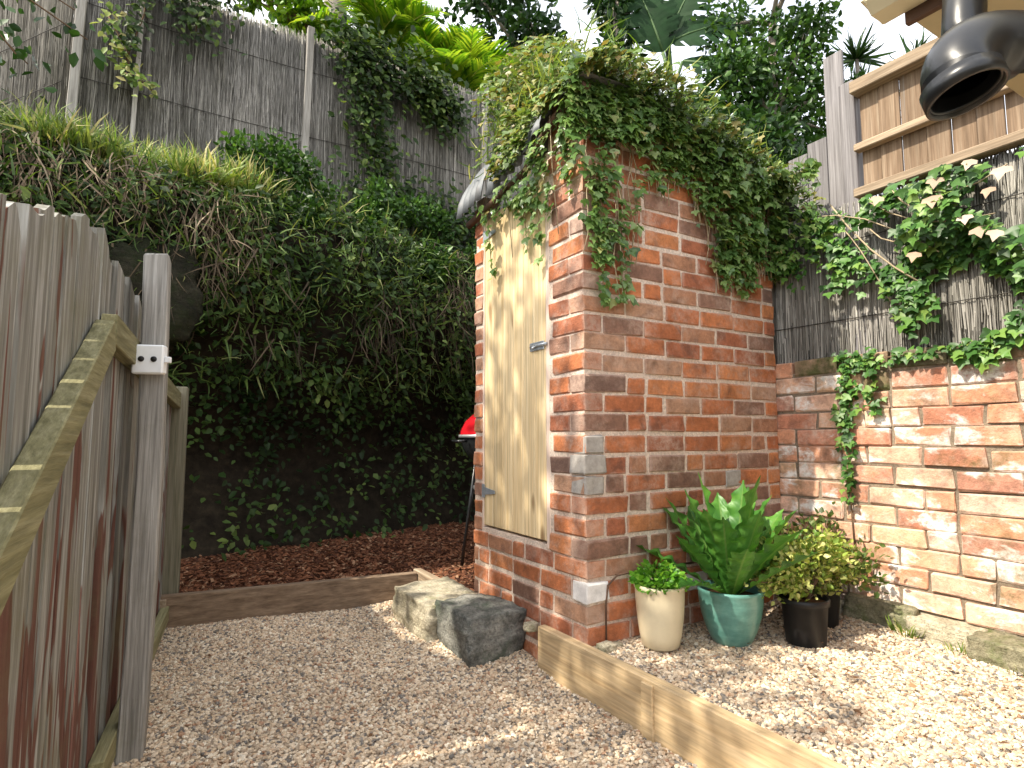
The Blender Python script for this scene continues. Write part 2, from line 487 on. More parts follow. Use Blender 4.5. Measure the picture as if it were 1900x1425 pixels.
def m_ground(name, stops, scale=60, bump=.8):
    g = NT(name)
    n1 = g.noise(g.pos(), scale, 5, .7); n2 = g.noise(g.pos(), 3, 4, .6)
    c = g.ramp(n1, stops)
    c = g.mix(1.0, c, g.ramp(n2, [(.3, .8), (.7, 1.15)]), 'MULTIPLY')
    return g.done(c, .95, g.bump(n1, bump, .01), spec=.1)
M['grit'] = m_ground('gravel_bed', [(.3, (.16,.125,.095)), (.55, (.34,.27,.20)), (.75, (.46,.38,.30))], 110)
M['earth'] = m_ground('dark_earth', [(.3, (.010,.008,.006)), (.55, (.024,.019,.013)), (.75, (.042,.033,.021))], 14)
M['mulch_bed'] = m_ground('mulch_bed', [(.3, (.035,.014,.008)), (.6, (.10,.038,.02)), (.8, (.16,.07,.04))], 60)
M['soil_ground'] = m_ground('leaf_litter_ground', [(.3, (.06,.05,.03)), (.6, (.12,.10,.055)), (.8, (.10,.12,.05))], 20)

def m_pebble():
    g = NT('crushed_gravel')
    r = g.rand()
    c = g.ramp(r, [(0, (.57,.45,.33)), (.16, (.41,.325,.245)), (.30, (.69,.575,.45)), (.42, (.27,.24,.215)), (.50, (.56,.42,.30)), (.61, (.36,.22,.145)),
                   (.66, (.63,.515,.40)), (.80, (.17,.155,.145)), (.87, (.76,.68,.57)), (.94, (.49,.35,.25))], 'CONSTANT')
    n = g.noise(g.coord(), 1.2, 4, .7)
    c = g.mix(1.0, c, (1.06, 1.06, 1.02), 'MULTIPLY')
    big = g.noise(g.pos(), 1.6, 4, .6)
    c = g.mix(1.0, c, g.ramp(big, [(.35, .88), (.62, 1.06)]), 'MULTIPLY')
    c = g.mix(1.0, c, g.ramp(n, [(.3, .75), (.7, 1.2)]), 'MULTIPLY')
    return g.done(c, .85, g.bump(n, .3, .01), spec=.25)
M['pebble'] = m_pebble()
def m_chip():
    g = NT('bark_chip')
    c = g.ramp(g.rand(), [(0, (.12,.048,.026)), (.25, (.22,.092,.048)), (.5, (.075,.032,.02)), (.7, (.18,.078,.042)), (.9, (.34,.20,.12))], 'CONSTANT')
    n = g.noise(g.coord(), 4, 4, .7)
    c = g.mix(1.0, c, g.ramp(n, [(.3, .7), (.7, 1.25)]), 'MULTIPLY')
    return g.done(c, .9, g.bump(n, .4, .01), spec=.15)
M['chip'] = m_chip()
def m_stone(name, stops, moss, mpos):
    g = NT(name)
    n1 = g.noise(g.pos(), 9, 8, .68, .4); n2 = g.noise(g.mapv(g.pos(), (10, 10, 40)), 1.0, 5, .65)
    c = g.ramp(n1, stops)
    c = g.mix(1.0, c, g.ramp(n2, [(.3, .65), (.7, 1.25)]), 'MULTIPLY')
    n3 = g.noise(g.pos(), 75, 4, .75)
    c = g.mix(1.0, c, g.ramp(n3, [(.32, .55), (.5, 1.0), (.68, 1.3)]), 'MULTIPLY')
    q = g.noise(g.pos(), 6, 6, .7)
    c = g.mix(g.ramp(q, [(mpos, 0.0), (mpos + .14, .8)]), c, moss)
    return g.done(c, .92, g.bump(g.math('ADD', g.math('ADD', n1, n2), n3), .9, .012), spec=.15)
M['sandstone'] = m_stone('pale_sandstone', [(.3, (.30,.27,.19)), (.5, (.47,.42,.31)), (.7, (.58,.52,.40))], (.24,.25,.12), .56)
M['dark_stone'] = m_stone('lichen_grey_stone', [(.3, (.08,.085,.078)), (.5, (.19,.19,.17)), (.7, (.36,.35,.31))], (.075,.10,.07), .52)
M['mossy_stone'] = m_stone('mossy_stone', [(.3, (.15,.14,.09)), (.5, (.26,.24,.16)), (.7, (.36,.33,.24))], (.085,.12,.025), .46)
M['moss_rock'] = m_stone('dark_moss_rock', [(.3, (.010,.010,.007)), (.5, (.022,.021,.014)), (.7, (.045,.042,.028))], (.014,.02,.007), .46)
g = NT('brushwood')
_a = g.n('Attribute', attribute_name='rnd')
_n = g.noise(g.mapv(g.pos(), (40, 40, 5)), 1.0, 4, .65)
_c = g.ramp(_a.outputs['Fac'], [(0, (.14,.132,.12)), (.35, (.235,.225,.21)), (.7, (.35,.335,.315)), (1, (.50,.48,.45))])
_c = g.mix(1.0, _c, g.ramp(_n, [(.3, .6), (.7, 1.2)]), 'MULTIPLY')
_s = g.noise(g.mapv(g.pos(), (1.6, 1.6, .8)), 1.0, 5, .65)
_c = g.mix(1.0, _c, g.ramp(_s, [(.32, (.55,.55,.50)), (.55, (1.0,1.0,.98)), (.7, (1.2,1.18,1.15))]), 'MULTIPLY')
M['brush'] = g.done(_c, .92, spec=.12)
M['concrete_post'] = m_wood('pale_grey_post', [(.25, (.26,.24,.215)), (.5, (.38,.36,.33)), (.75, (.48,.46,.42))], (40, 40, 3), rough=.9, bump=.3)
M['wire'] = m_simple('dark_wire', (.06,.055,.05), .6, .2, 20, metal=.5)

M['ivy'] = m_leaf('ivy_leaf', [(0, (.06,.125,.036)), (.35, (.13,.24,.064)), (.7, (.21,.34,.095)), (.93, (.32,.44,.17)), (1, (.38,.30,.13))], .30, .38, .5)
M['ivy_top'] = m_leaf('yellow_brown_creeper_leaf', [(0, (.07,.12,.03)), (.35, (.15,.25,.062)), (.7, (.25,.30,.08)), (1, (.31,.22,.08))])  # roof leaves: their own yellower, browner green
M['ivy_right'] = m_leaf('broad_ivy_leaf', [(0, (.025,.07,.016)), (.45, (.055,.15,.03)), (.8, (.12,.25,.045)), (1, (.22,.33,.07))])
M['dry_leaf'] = m_leaf('dry_pink_leaf', [(0, (.38,.24,.16)), (.5, (.50,.36,.26)), (1, (.58,.46,.36))], .7, .2)
M['brown_leaf'] = m_leaf('brown_leaf', [(0, (.10,.05,.025)), (.6, (.22,.12,.06)), (1, (.34,.22,.12))], .7, .15)
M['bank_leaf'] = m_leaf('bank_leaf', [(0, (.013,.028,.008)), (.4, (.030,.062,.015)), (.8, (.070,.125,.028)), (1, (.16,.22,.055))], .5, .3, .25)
M['grass'] = m_leaf('bank_grass', [(0, (.06,.12,.02)), (.4, (.16,.26,.045)), (.75, (.32,.38,.09)), (1, (.52,.46,.22))], .55, .42)
M['bank_grass_dim'] = m_leaf('dull_bank_grass', [(0, (.03,.06,.012)), (.5, (.07,.13,.028)), (.9, (.14,.21,.05)), (1, (.30,.30,.12))], .55, .3)
M['root'] = m_leaf('hanging_dry_grass', [(0, (.045,.034,.022)), (.4, (.11,.08,.05)), (.75, (.19,.14,.095)), (1, (.33,.26,.175))], .8, .15)
M['lime'] = m_leaf('lime_foliage', [(0, (.06,.16,.012)), (.5, (.16,.34,.018)), (1, (.32,.46,.04))], .4, .45)
M['palm'] = m_leaf('palm_leaflet', [(0, (.06,.17,.015)), (.5, (.18,.36,.025)), (1, (.44,.54,.06))], .38, .5)
M['dark_tree'] = m_leaf('dark_tree_leaf', [(0, (.010,.030,.010)), (.5, (.022,.065,.016)), (.9, (.045,.11,.025)), (1, (.09,.15,.05))])
M['bush'] = m_leaf('dense_bush_leaf', [(0, (.018,.05,.012)), (.5, (.04,.105,.02)), (1, (.10,.20,.04))])
M['herb'] = m_leaf('herb_leaf', [(0, (.06,.20,.02)), (.5, (.13,.34,.03)), (1, (.24,.46,.06))], .4, .35)
M['variegated'] = m_leaf('variegated_leaf', [(0, (.11,.20,.03)), (.3, (.25,.36,.06)), (.65, (.46,.52,.13)), (1, (.68,.66,.28))], .45, .3)
M['dim_shrub'] = m_leaf('dim_shrub_leaf', [(0, (.05,.09,.02)), (.45, (.11,.17,.04)), (.85, (.20,.24,.07)), (1, (.24,.13,.07))], .45, .3)
M['canopy'] = m_leaf('canopy_leaf', [(0, (.03,.07,.015)), (.5, (.06,.14,.025)), (1, (.12,.22,.04))])
def m_frond():
    g = NT('fern_frond')
    uv = g.n('Attribute', attribute_name='rib')
    n = g.noise(g.pos(), 9, 3, .6)
    c = g.ramp(n, [(.3, (.028,.105,.020)), (.55, (.070,.205,.030)), (.75, (.15,.33,.05))])
    c = g.mix(g.ramp(uv.outputs['Fac'], [(.0, .75), (.12, 0.0)]), c, (.16,.26,.07))
    w = g.n('TexWave', wave_type='BANDS'); g.l(g.pos(), w.inputs['Vector']); w.inputs['Scale'].default_value = 30; w.inputs['Distortion'].default_value = 3
    return g.done(c, .42, g.bump(w.outputs['Fac'], .15, .004), spec=.35, transl=.2)
M['frond'] = m_frond()
M['banana'] = m_leaf('banana_leaf', [(0, (.012,.040,.012)), (1, (.024,.070,.02))], .6, .25, .15)

# ================================================================== the setting
PATH_Z = -0.17
# far ground
o = mobj('ground', [(-80,-80,-.24),(80,-80,-.24),(80,80,-.24),(-80,80,-.24)], [(0,1,2,3)], M['soil_ground']); tag(o, kind='structure')

def path_h(x, y): return PATH_Z + .012 * nz(x * 2.1, y * 2.1) + .006 * nz(x * 7, y * 7, 3) + .05 * smooth01((x - 1.0) / .5) * smooth01((y - 1.9) / .5) * .5
o = grid('gravel_path', 60, 90, lambda u, v: (-.9 + 2.47 * u, -1.2 + 5.0 * v, path_h(-.9 + 2.47 * u, -1.2 + 5.0 * v)), M['grit']); tag(o, kind='structure')
def court_h(x, y): return .0 + .014 * nz(x * 1.9, y * 1.9, 5) + .006 * nz(x * 7, y * 7, 8) + .03 * smooth01((x - 2.3) / .5)
o = grid('gravel_courtyard', 50, 90, lambda u, v: (1.50 + 1.45 * u, -1.2 + 3.3 * v, court_h(1.50 + 1.45 * u, -1.2 + 3.3 * v)), M['grit']); tag(o, kind='structure')

# bank
def bank_foot(x):
    return 4.22 + .245 * (max(x, -.4) - .16) + (.12 * (x + .4) if x < -.4 else 0)
PROF = [(-.3, .05), (.0, .12), (.35, .38), (.8, .42), (1.2, .24), (1.6, .02), (2.0, -.04), (2.3, .02), (2.5, .14), (2.62, .32), (2.70, .55)]
def bank_y(x, z): return bank_foot(x) + lerp_tab(PROF, z)
def bank_pt(x, t):
    if t < .82:
        z = -.3 + (2.70 + .3) * (t / .82)
        y = bank_y(x, z)
    else:
        z = 2.70 + .22 * (t - .82) / .18
        y = bank_y(x, 2.70) + (t - .82) / .18 * 1.2
    a = .11
    n = Vector((nz(x * 1.7, y * 1.7, z * 1.7), nz(x * 1.7 + 9, y * 1.7, z * 1.7), nz(x * 1.7, y * 1.7 + 7, z * 1.7)))
    n2 = Vector((nz(x * 5.7, y * 5.7, z * 5.7), nz(x * 5.7 + 9, y * 5.7, z * 5.7), nz(x * 5.7, y * 5.7 + 7, z * 5.7)))
    return Vector((x, y, z + (.10 * nz(x * .9, 4.4) if t > .5 else 0))) + n * a + n2 * .04
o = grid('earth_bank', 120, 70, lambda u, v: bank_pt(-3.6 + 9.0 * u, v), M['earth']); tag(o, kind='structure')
o = mobj('upper_ground', [(-40,5.9,2.80),(40,5.9,2.80),(40,60,3.2),(-40,60,3.2)], [(0,1,2,3)], M['soil_ground']); tag(o, kind='structure')
o = mobj('neighbour_ground', [(2.98,-6,1.93),(30,-6,1.93),(30,5.85,2.3),(2.98,4.2,1.93)], [(0,1,2,3)], M['soil_ground']); tag(o, kind='structure')
# mulch bed
def mulch_h(x, y): return -.045 + .11 * smooth01((y - 3.6) / .9) + .015 * nz(x * 4, y * 4)
o = grid('mulch_bed', 50, 40, lambda u, v: (-.35 + 3.2 * u, 3.80 - .131 * (-.35 + 3.2 * u) + 1.4 * v, mulch_h(-.35 + 3.2 * u, 3.80 - .131 * (-.35 + 3.2 * u) + 1.4 * v)), M['mulch_bed']); tag(o, kind='structure')

o = grid('side_bed', 30, 20, lambda u, v: (1.477 + 1.5 * u, 2.95 + .72 * v, -.038 + .01 * nz(u * 9, v * 5)), M['mulch_bed']); tag(o, kind='structure')

# ------------------------------------------------------------------ loose stones, chips: real pieces on points
def piece_collection(name, n, fn, m):
    c = bpy.data.collections.new(name)
    for i in range(n):
        bm = bmesh.new(); fn(bm, i)
        me = bpy.data.meshes.new(name); bm.to_mesh(me); bm.free(); me.materials.append(m)
        c.objects.link(bpy.data.objects.new(name, me))
    return c
def pebble_bm(bm, i):
    bmesh.ops.create_icosphere(bm, subdivisions=1, radius=.5)
    r = random.Random(i)
    for v in bm.verts:
        v.co *= .75 + .5 * r.random()
        v.co.x *= 1.15; v.co.z *= .68
def chip_bm(bm, i):
    r = random.Random(100 + i)
    box_bm(-.5, .5, -.18 - .1 * r.random(), .18, -.07, .07, bm)
    for v in bm.verts: v.co += Vector((r.uniform(-.12, .12), r.uniform(-.07, .07), r.uniform(-.05, .05)))

def points_instances(name, P, coll, smin, smax, tilt, kind_label):
    me = bpy.data.meshes.new(name)
    me.vertices.add(len(P)); me.vertices.foreach_set('co', np.asarray(P, np.float32).ravel()); me.update()
    o = link(bpy.data.objects.new(name, me))
    ng = bpy.data.node_groups.new(name, 'GeometryNodeTree')
    ng.interface.new_socket('Geometry', in_out='INPUT', socket_type='NodeSocketGeometry')
    ng.interface.new_socket('Geometry', in_out='OUTPUT', socket_type='NodeSocketGeometry')
    gi, go = ng.nodes.new('NodeGroupInput'), ng.nodes.new('NodeGroupOutput')
    ip = ng.nodes.new('GeometryNodeInstanceOnPoints')
    ci = ng.nodes.new('GeometryNodeCollectionInfo')
    ci.inputs['Collection'].default_value = coll
    ci.inputs['Separate Children'].default_value = True
    ci.inputs['Reset Children'].default_value = True
    rr = ng.nodes.new('FunctionNodeRandomValue'); rr.data_type = 'FLOAT_VECTOR'
    rr.inputs[0].default_value = (-tilt, -tilt, 0); rr.inputs[1].default_value = (tilt, tilt, 6.283)
    rs = ng.nodes.new('FunctionNodeRandomValue'); rs.data_type = 'FLOAT'
    rs.inputs[2].default_value = smin; rs.inputs[3].default_value = smax
    rs.inputs['Seed'].default_value = 5
    ng.links.new(gi.outputs[0], ip.inputs['Points'])
    ng.links.new(ci.outputs[0], ip.inputs['Instance'])
    ip.inputs['Pick Instance'].default_value = True
    ng.links.new(rr.outputs[0], ip.inputs['Rotation'])
    ng.links.new(rs.outputs[1], ip.inputs['Scale'])
    ng.links.new(ip.outputs[0], go.inputs[0])
    md = o.modifiers.new('pieces', 'NODES'); md.node_group = ng
    tag(o, kind_label, 'gravel' if 'gravel' in kind_label else 'mulch', kind='stuff')
    return o

peb = piece_collection('pebble', 7, pebble_bm, M['pebble'])
chips = piece_collection('bark_chip', 6, chip_bm, M['chip'])
def jitter_grid(x0, x1, y0, y1, step):
    xs = np.arange(x0, x1, step); ys = np.arange(y0, y1, step)
    X, Y = np.meshgrid(xs, ys); X = X.ravel() + RNG.uniform(-.6, .6, X.size) * step; Y = Y.ravel() + RNG.uniform(-.6, .6, Y.size) * step
    return X, Y
def pebble_field(x0, x1, y0, y1, step, hf, keep):
    X, Y = jitter_grid(x0, x1, y0, y1, step)
    return [(x, y, hf(x, y) + random.uniform(-.002, .005)) for x, y in zip(X, Y) if keep(x, y)]
P = pebble_field(-.28, 1.50, .6, 3.75, .0098, path_h, lambda x, y: y < 3.72 - .12 * x)
points_instances('loose_gravel', P, peb, .008, .019, .6, 'pale crushed gravel covering the path between gate and outhouse')
P = pebble_field(1.53, 2.85, .2, 1.98, .0098, court_h, lambda x, y: True)
points_instances('loose_gravel', P, peb, .008, .019, .6, 'sunlit crushed gravel around the pots beside the brick wall')
X, Y = jitter_grid(-.15, 2.7, 3.58, 4.95, .017)
P = [(x, y, mulch_h(x, y) + random.uniform(0, .012)) for x, y in zip(X, Y) if y < bank_foot(x) + .25 and y > 3.825 - .131 * x]
X, Y = jitter_grid(1.49, 2.6, 2.97, 3.66, .017)
P += [(x, y, -.032 + random.uniform(0, .012)) for x, y in zip(X, Y)]
points_instances('bark_mulch', P, chips, .014, .042, .5, 'reddish bark mulch behind the brown sleeper')

# ================================================================== outhouse
OX0, OX1, OY0, OY1 = 1.508, 2.787, 1.943, 2.941
CH = .086
oh = empty('outhouse', (OX0, OY0, PATH_Z))
tag(oh, 'narrow red brick outhouse with pine door, smothered in creeper', 'outhouse')
def rel(p): return Vector(p) - oh.location
# every part of the outhouse is built in world coordinates and shifted under the empty
def under(o, root):
    o.matrix_parent_inverse = Matrix.Translation(-Vector(root.location))
    return o

D_Y0, D_Y1, D_Z0, D_Z1 = 2.235, 2.838, .38, 2.16
# masonry core (mortar): front, side and back walls as one shell with a door opening
bm = bmesh.new()
rc = .006
_nv = len(bm.verts)
box_bm(OX0 + .10, OX1 - .004, OY0 + rc, OY0 + .11, PATH_Z - .05, 2.32, bm)
bm.verts.ensure_lookup_table()
for _v in bm.verts[_nv:]:
    if _v.co.z > 2 and _v.co.x > 2: _v.co.z = 2.02
#         # face towards the courtyard
box_bm(OX0 + rc, OX0 + .0995, OY0 + rc, D_Y0 - .03, PATH_Z - .05, 2.36, bm)
box_bm(OX0 + rc, OX0 + .11, D_Y0 - .0297, D_Y1 + .0097, PATH_Z - .05, D_Z0 - .012, bm)
box_bm(OX0 + rc, OX0 + .11, D_Y1 + .01, OY1 - rc, PATH_Z - .05, 2.2, bm)
box_bm(OX0 + .1103, OX1 - .03, OY1 - .11, OY1 - rc, PATH_Z - .05, 2.0, bm)
wall = under(from_bm('wall', bm, M['mortar'], oh), oh)

# brick meshes, shared
def brick_mesh(L, W, Hh, seed):
    r = random.Random(seed)
    bm = box_bm(-L/2, L/2, -W/2, W/2, -Hh/2, Hh/2)
    bmesh.ops.bevel(bm, geom=list(bm.edges), offset=.006, segments=1, affect='EDGES', profile=.5)
    for v in bm.verts:
        v.co += Vector((r.uniform(-.0045, .0045), r.uniform(-.0028, .0028), r.uniform(-.0038, .0038)))
    me = bpy.data.meshes.new('brick'); bm.to_mesh(me); bm.free()
    return me
BM = {}
def get_brick(L, mat_key, var):
    key = (round(L * 100), mat_key, var)
    if key not in BM:
        me = brick_mesh(round(L * 100) / 100, .10, CH - (.012 if mat_key == 'brick' else .007), hash(key[:1]) % 1000 + var * 31)
        me.materials.append(M[mat_key]); BM[key] = me
    return BM[key]
nb = 0
def lay(parent, root, cx, cy, cz, L, axis, mat_key='brick', proud=0.0, nrm=(0, -1)):
    global nb
    nb += 1
    me = get_brick(L, mat_key, nb % 4)
    o = bpy.data.objects.new('brick', me); link(o, parent)
    j = random.uniform(-.0025, .0035) + proud
    o.location = Vector((cx + nrm[0] * j, cy + nrm[1] * j, cz + random.uniform(-.002, .002)))
    o.rotation_euler = (random.uniform(-.008, .008), random.uniform(-.012, .012), (math.pi / 2 if axis == 'y' else 0) + random.uniform(-.01, .01) + (math.pi if random.random() < .5 else 0))
    return o
rb = random.Random(3)
def run_fill(a, b, first=None):
    """brick lengths with 10 mm joints filling a..b"""
    out = []; x = a
    if first: out.append((x, x + first)); x += first + .014
    while b - x > .045:
        L = .225 if rb.random() < .80 else .105
        if b - x - L < .06: L = b - x
        if L > .26: L = .13
        out.append((x, x + L)); x += L + .014
    return out
NC = 30
for k in range(NC):
    z = PATH_Z + CH * (k + .5) + .004 * math.sin(k * 1.7)
    even = k % 2 == 0
    # the corner brick shows on both faces
    cm = 'brick'
    if even:
        lay(wall, oh, OX0 + .115, OY0 + .05, z, .23, 'x', cm, nrm=(-1, 0) if False else (0, -1))
        xs, ys = OX0 + .241, OY0 + .111
    else:
        lay(wall, oh, OX0 + .05, OY0 + .115, z, .23, 'y', cm, nrm=(-1, 0))
        xs, ys = OX0 + .111, OY0 + .241
    # side towards the courtyard
    if z > -.03 and z < 2.36:
        for a, b in run_fill(xs, OX1 - .003, None if rb.random() < .7 else .105):
            if z > 2.30 - .24 * ((a + b) / 2 - OX0) / 1.28: continue
            mk = 'brick'
            if abs(z - .12) < .03 and False: mk = 'white_brick'
            lay(wall, oh, (a + b) / 2, OY0 + .05, z, b - a, 'x', mk)
    # pier right of the door
    end = D_Y0 - .035
    if z < D_Z0 - .02:
        for a, b in run_fill(ys, OY1):
            lay(wall, oh, OX0 + .05, (a + b) / 2, z, b - a, 'y', 'brick', nrm=(-1, 0))
    else:
        if end - ys > .03:
            lay(wall, oh, OX0 + .05, (ys + end) / 2, z, end - ys, 'y', 'brick', nrm=(-1, 0))
        if z < 2.15:
            lay(wall, oh, OX0 + .05 + rb.uniform(-.006, .004), (D_Y1 + .012 + OY1) / 2, z, OY1 - D_Y1 - .014, 'y', 'brick', nrm=(-1, 0))

for cz_ in (.647, .733, .819):
    lay(wall, oh, OX0 + .05, OY0 + .05, cz_, .10 if cz_ != .733 else .12, 'x', 'cement', proud=.004)['label'] = 'grey cement patch on the corner'
lay(wall, oh, 2.42, OY0 + .05, .647, .11, 'x', 'cement', proud=.004)['label'] = 'grey cement patch above the fern'
wb = lay(wall, oh, OX0 + .053, OY0 - .002 + .05, .215, .115, 'x', 'white_brick', proud=.006)
wb['label'] = 'whitewashed brick low on the corner'
lay(wall, oh, 2.10, OY0 + .046, .195, .23, 'x', 'white_brick', proud=.004)['label'] = 'whitewashed brick behind the teal pot'

def eave_z(y): return lerp_tab([(1.80, 2.36), (2.10, 2.31), (2.22, 2.25), (2.34, 2.16), (2.98, 2.08)], y)
# door
door = under(box('door', OX0 + .030, OX0 + .048, D_Y0 + .004, D_Y1 - .004, D_Z0 + .01, D_Z1 - .16, M['pine'], oh), oh)
door['label'] = 'pale pine plank door of the outhouse'
np_ = 6
pw = (D_Y1 - D_Y0) / np_
for i in range(np_):
    y0 = D_Y0 + i * pw
    zt = [eave_z(y0 + q) - .05 - D_Z0 for q in (.001, pw - .001)]
    o = prism_pts('plank', [(-.010, -pw/2 + .0018, 0), (.010, -pw/2 + .0018, 0), (.010, pw/2 - .0018, 0), (-.010, pw/2 - .0018, 0), (-.010, -pw/2 + .0018, zt[0]), (.010, -pw/2 + .0018, zt[0]), (.010, pw/2 - .0018, zt[1]), (-.010, pw/2 - .0018, zt[1])], M['pine'], door, bevel=.004)
    o.location = (OX0 + .019 + random.uniform(-.001, .001), y0 + pw / 2, D_Z0)
    under(o, oh)
    o.matrix_parent_inverse = Matrix.Identity(4)
def tee_hinge(z):
    bm = bmesh.new()
    yb = D_Y1 + .012
    P = [(yb, z - .035), (yb, z + .035), (yb - .03, z + .035), (yb - .03, z + .02), (yb - .14, z + .008), (yb - .14, z - .008), (yb - .03, z - .02), (yb - .03, z - .035)]
    lo = [bm.verts.new((OX0 + .005, y, zz)) for y, zz in P]; hi = [bm.verts.new((OX0 + .001, y, zz)) for y, zz in P]
    bm.faces.new(hi); bm.faces.new(lo[::-1])
    for k in range(len(P)): bm.faces.new((lo[k], lo[(k+1) % len(P)], hi[(k+1) % len(P)], hi[k]))
    return from_bm('hinge', bm, M['hinge'], door)
tee_hinge(.56); tee_hinge(1.96)
b1 = box('latch', OX0 + .001, OX0 + .0085, D_Y0 + .012, D_Y0 + .13, 1.255, 1.295, M['hinge'], door, .001)
tube('bolt', [(OX0 - .004, D_Y0 - .02, 1.276), (OX0 - .004, D_Y0 + .115, 1.276)], .007, M['hinge'], door)
tube('bolt_knob', [(OX0 - .004, D_Y0 + .07, 1.276), (OX0 - .026, D_Y0 + .07, 1.262)], .005, M['hinge'], door)
jm = under(box('door_jamb', OX0 + .004, OX0 + .06, D_Y0 - .031, D_Y0 - .003, D_Z0 - .03, D_Z1 + .03, M['jamb'], oh), oh)
jm2 = under(box('door_jamb', OX0 + .006, OX0 + .06, D_Y1 + .0015, D_Y1 + .012, D_Z0 - .01, D_Z1 - .13, M['jamb'], oh), oh)
# a dark interior back so the gap under the door reads as depth
# roof: curved iron sheets over the top, dropping at the door side
def roof_pt(s, y):
    """s 0..1 from the door-side eave over the crown to the far eave"""
    x = 1.435 + (2.95 - 1.435) * (s ** 1.35)
    t = min(1, max(-1, (x - 2.16) / (.725 if x < 2.16 else .80)))
    crown = 2.38 + .26 * smooth01((y - 1.9) / .55)
    ez = eave_z(y) if x < 2.16 else 2.24
    z = ez + (crown - ez) * (1 - abs(t) ** 2.6) ** .55 - .24 * smooth01((x - 1.6) / 1.3)
    return x, z
roof = under(tube('roof', [(1.475, y_, eave_z(y_) - .022) for y_ in (1.86, 2.0, 2.1, 2.22, 2.34, 2.6, 2.96)], .022, M['fascia'], oh, 6), oh)
roof['label'] = 'rusty curved iron roof under the creeper'
sheets = [(1.84, 2.13), (2.11, 2.42), (2.40, 2.70), (2.68, 2.99)]
for q, (ya, yb) in enumerate(sheets):
    ns, ny = 40, 34
    V, F = [], []
    for j in range(ny):
        y = ya + (yb - ya) * j / (ny - 1)
        for i in range(ns):
            s = i / (ns - 1)
            x, z = roof_pt(s, y)
            rip = .009 * math.sin(2 * math.pi * y / .076)
            dx = -rip * (1 - s) ; dz = rip * min(1, s * 2)
            curl = -.03 * (1 - smooth01(s / .12)) * (q == 3)
            V.append((x + dx + curl + .003 * q, y, z + dz + .003 * q))
    for j in range(ny - 1):
        for i in range(ns - 1):
            F.append((j*ns+i, j*ns+i+1, (j+1)*ns+i+1, (j+1)*ns+i))
    o = mobj('roof_sheet', V, F, M['iron'], roof, smooth=True)
    so = o.modifiers.new('thick', 'SOLIDIFY'); so.thickness = .0015
cond = tube('conduit', [(OX0 + .09, OY0 - .012, -.02), (OX0 + .09, OY0 - .012, .16), (OX0 + .10, OY0 - .014, .24), (OX0 + .15, OY0 - .014, .275), (OX0 + .30, OY0 - .014, .285), (OX0 + .60, OY0 - .014, .28)], .0042, M['fascia'], oh, n=8)
under(cond, oh); cond['label'] = 'thin dark conduit at the foot of the corner'

# ================================================================== garden wall on the right with fences on top
GW = OX1
gw = empty('garden_wall', (GW + .06, 1.0, 0))
tag(gw, 'low weathered orange brick wall with whitewash stains beside the pots', 'wall')
bm = bmesh.new()
WT = 1.19
box_bm(GW + .008, GW + .20, -2.2, 1.965, -.2, WT - .02, bm)
core = under(from_bm('mortar', bm, M['old_mortar'], gw), gw)
for k in range(14):
    z = .03 + CH * (k + .5)
    y = 1.96
    if k % 2: y -= .115
    first = True
    if k % 2:
        lay(core, gw, GW + .05, 1.96 - .052, z, .105, 'y', 'wall_brick', nrm=(-1, 0))
    while y > -.25:
        L = .225 if rb.random() < .78 else .11
        dark = 'mossy_brick' if k >= 12 and (k == 13 or rb.random() < .25) else 'wall_brick'
        if k == 13 and rb.random() < .18: y -= L; continue
        lay(core, gw, GW + .05 + rb.uniform(-.006, .004), y - L / 2, z + .006 * math.sin(y * 4 + k), L - .002, 'y', dark, nrm=(-1, 0))
        y -= L + .006
def rock_obj(name, c, size, m, parent, seed, sub=3, rough=.22, flat=.85):
    bm = bmesh.new()
    bmesh.ops.create_cube(bm, size=1)
    bmesh.ops.subdivide_edges(bm, edges=list(bm.edges), cuts=11, use_grid_fill=True)
    for v in bm.verts:
        p = v.co.copy()
        sph = p.normalized() * .62
        q = p * flat + sph * (1 - flat)
        s = Vector((seed * 3.1, seed * 1.7, seed * .9))
        d = mnoise.noise(p * 2.2 + s) * rough * .6 + mnoise.noise(p * 6 + s) * rough * .28 + mnoise.noise(p * 13 + s) * rough * .16 - abs(mnoise.noise(p * 3.1 + s * 2)) * rough * .35 + rough * .08
        q *= 1 + d
        v.co = Vector((q.x * size[0], q.y * size[1], q.z * size[2])) + Vector(c)
    return from_bm(name, bm, m, parent, smooth=True)
for i, (y, L, h, out, mk) in enumerate([(1.80, .34, .08, .0, 'sandstone'), (1.46, .30, .12, .0, 'mossy_stone'), (1.20, .26, .10, .015, 'sandstone'), (.99, .20, .10, .07, 'mossy_stone'), (.79, .22, .09, .06, 'mossy_stone'), (.5, .34, .10, .06, 'mossy_stone')]):
    o = rock_obj('footing_stone', (GW + .02 - out, y, h / 2 - .01), (.16 + out, L, h + .04), M[mk], gw, i + 2, rough=.18)
    under(o, gw)

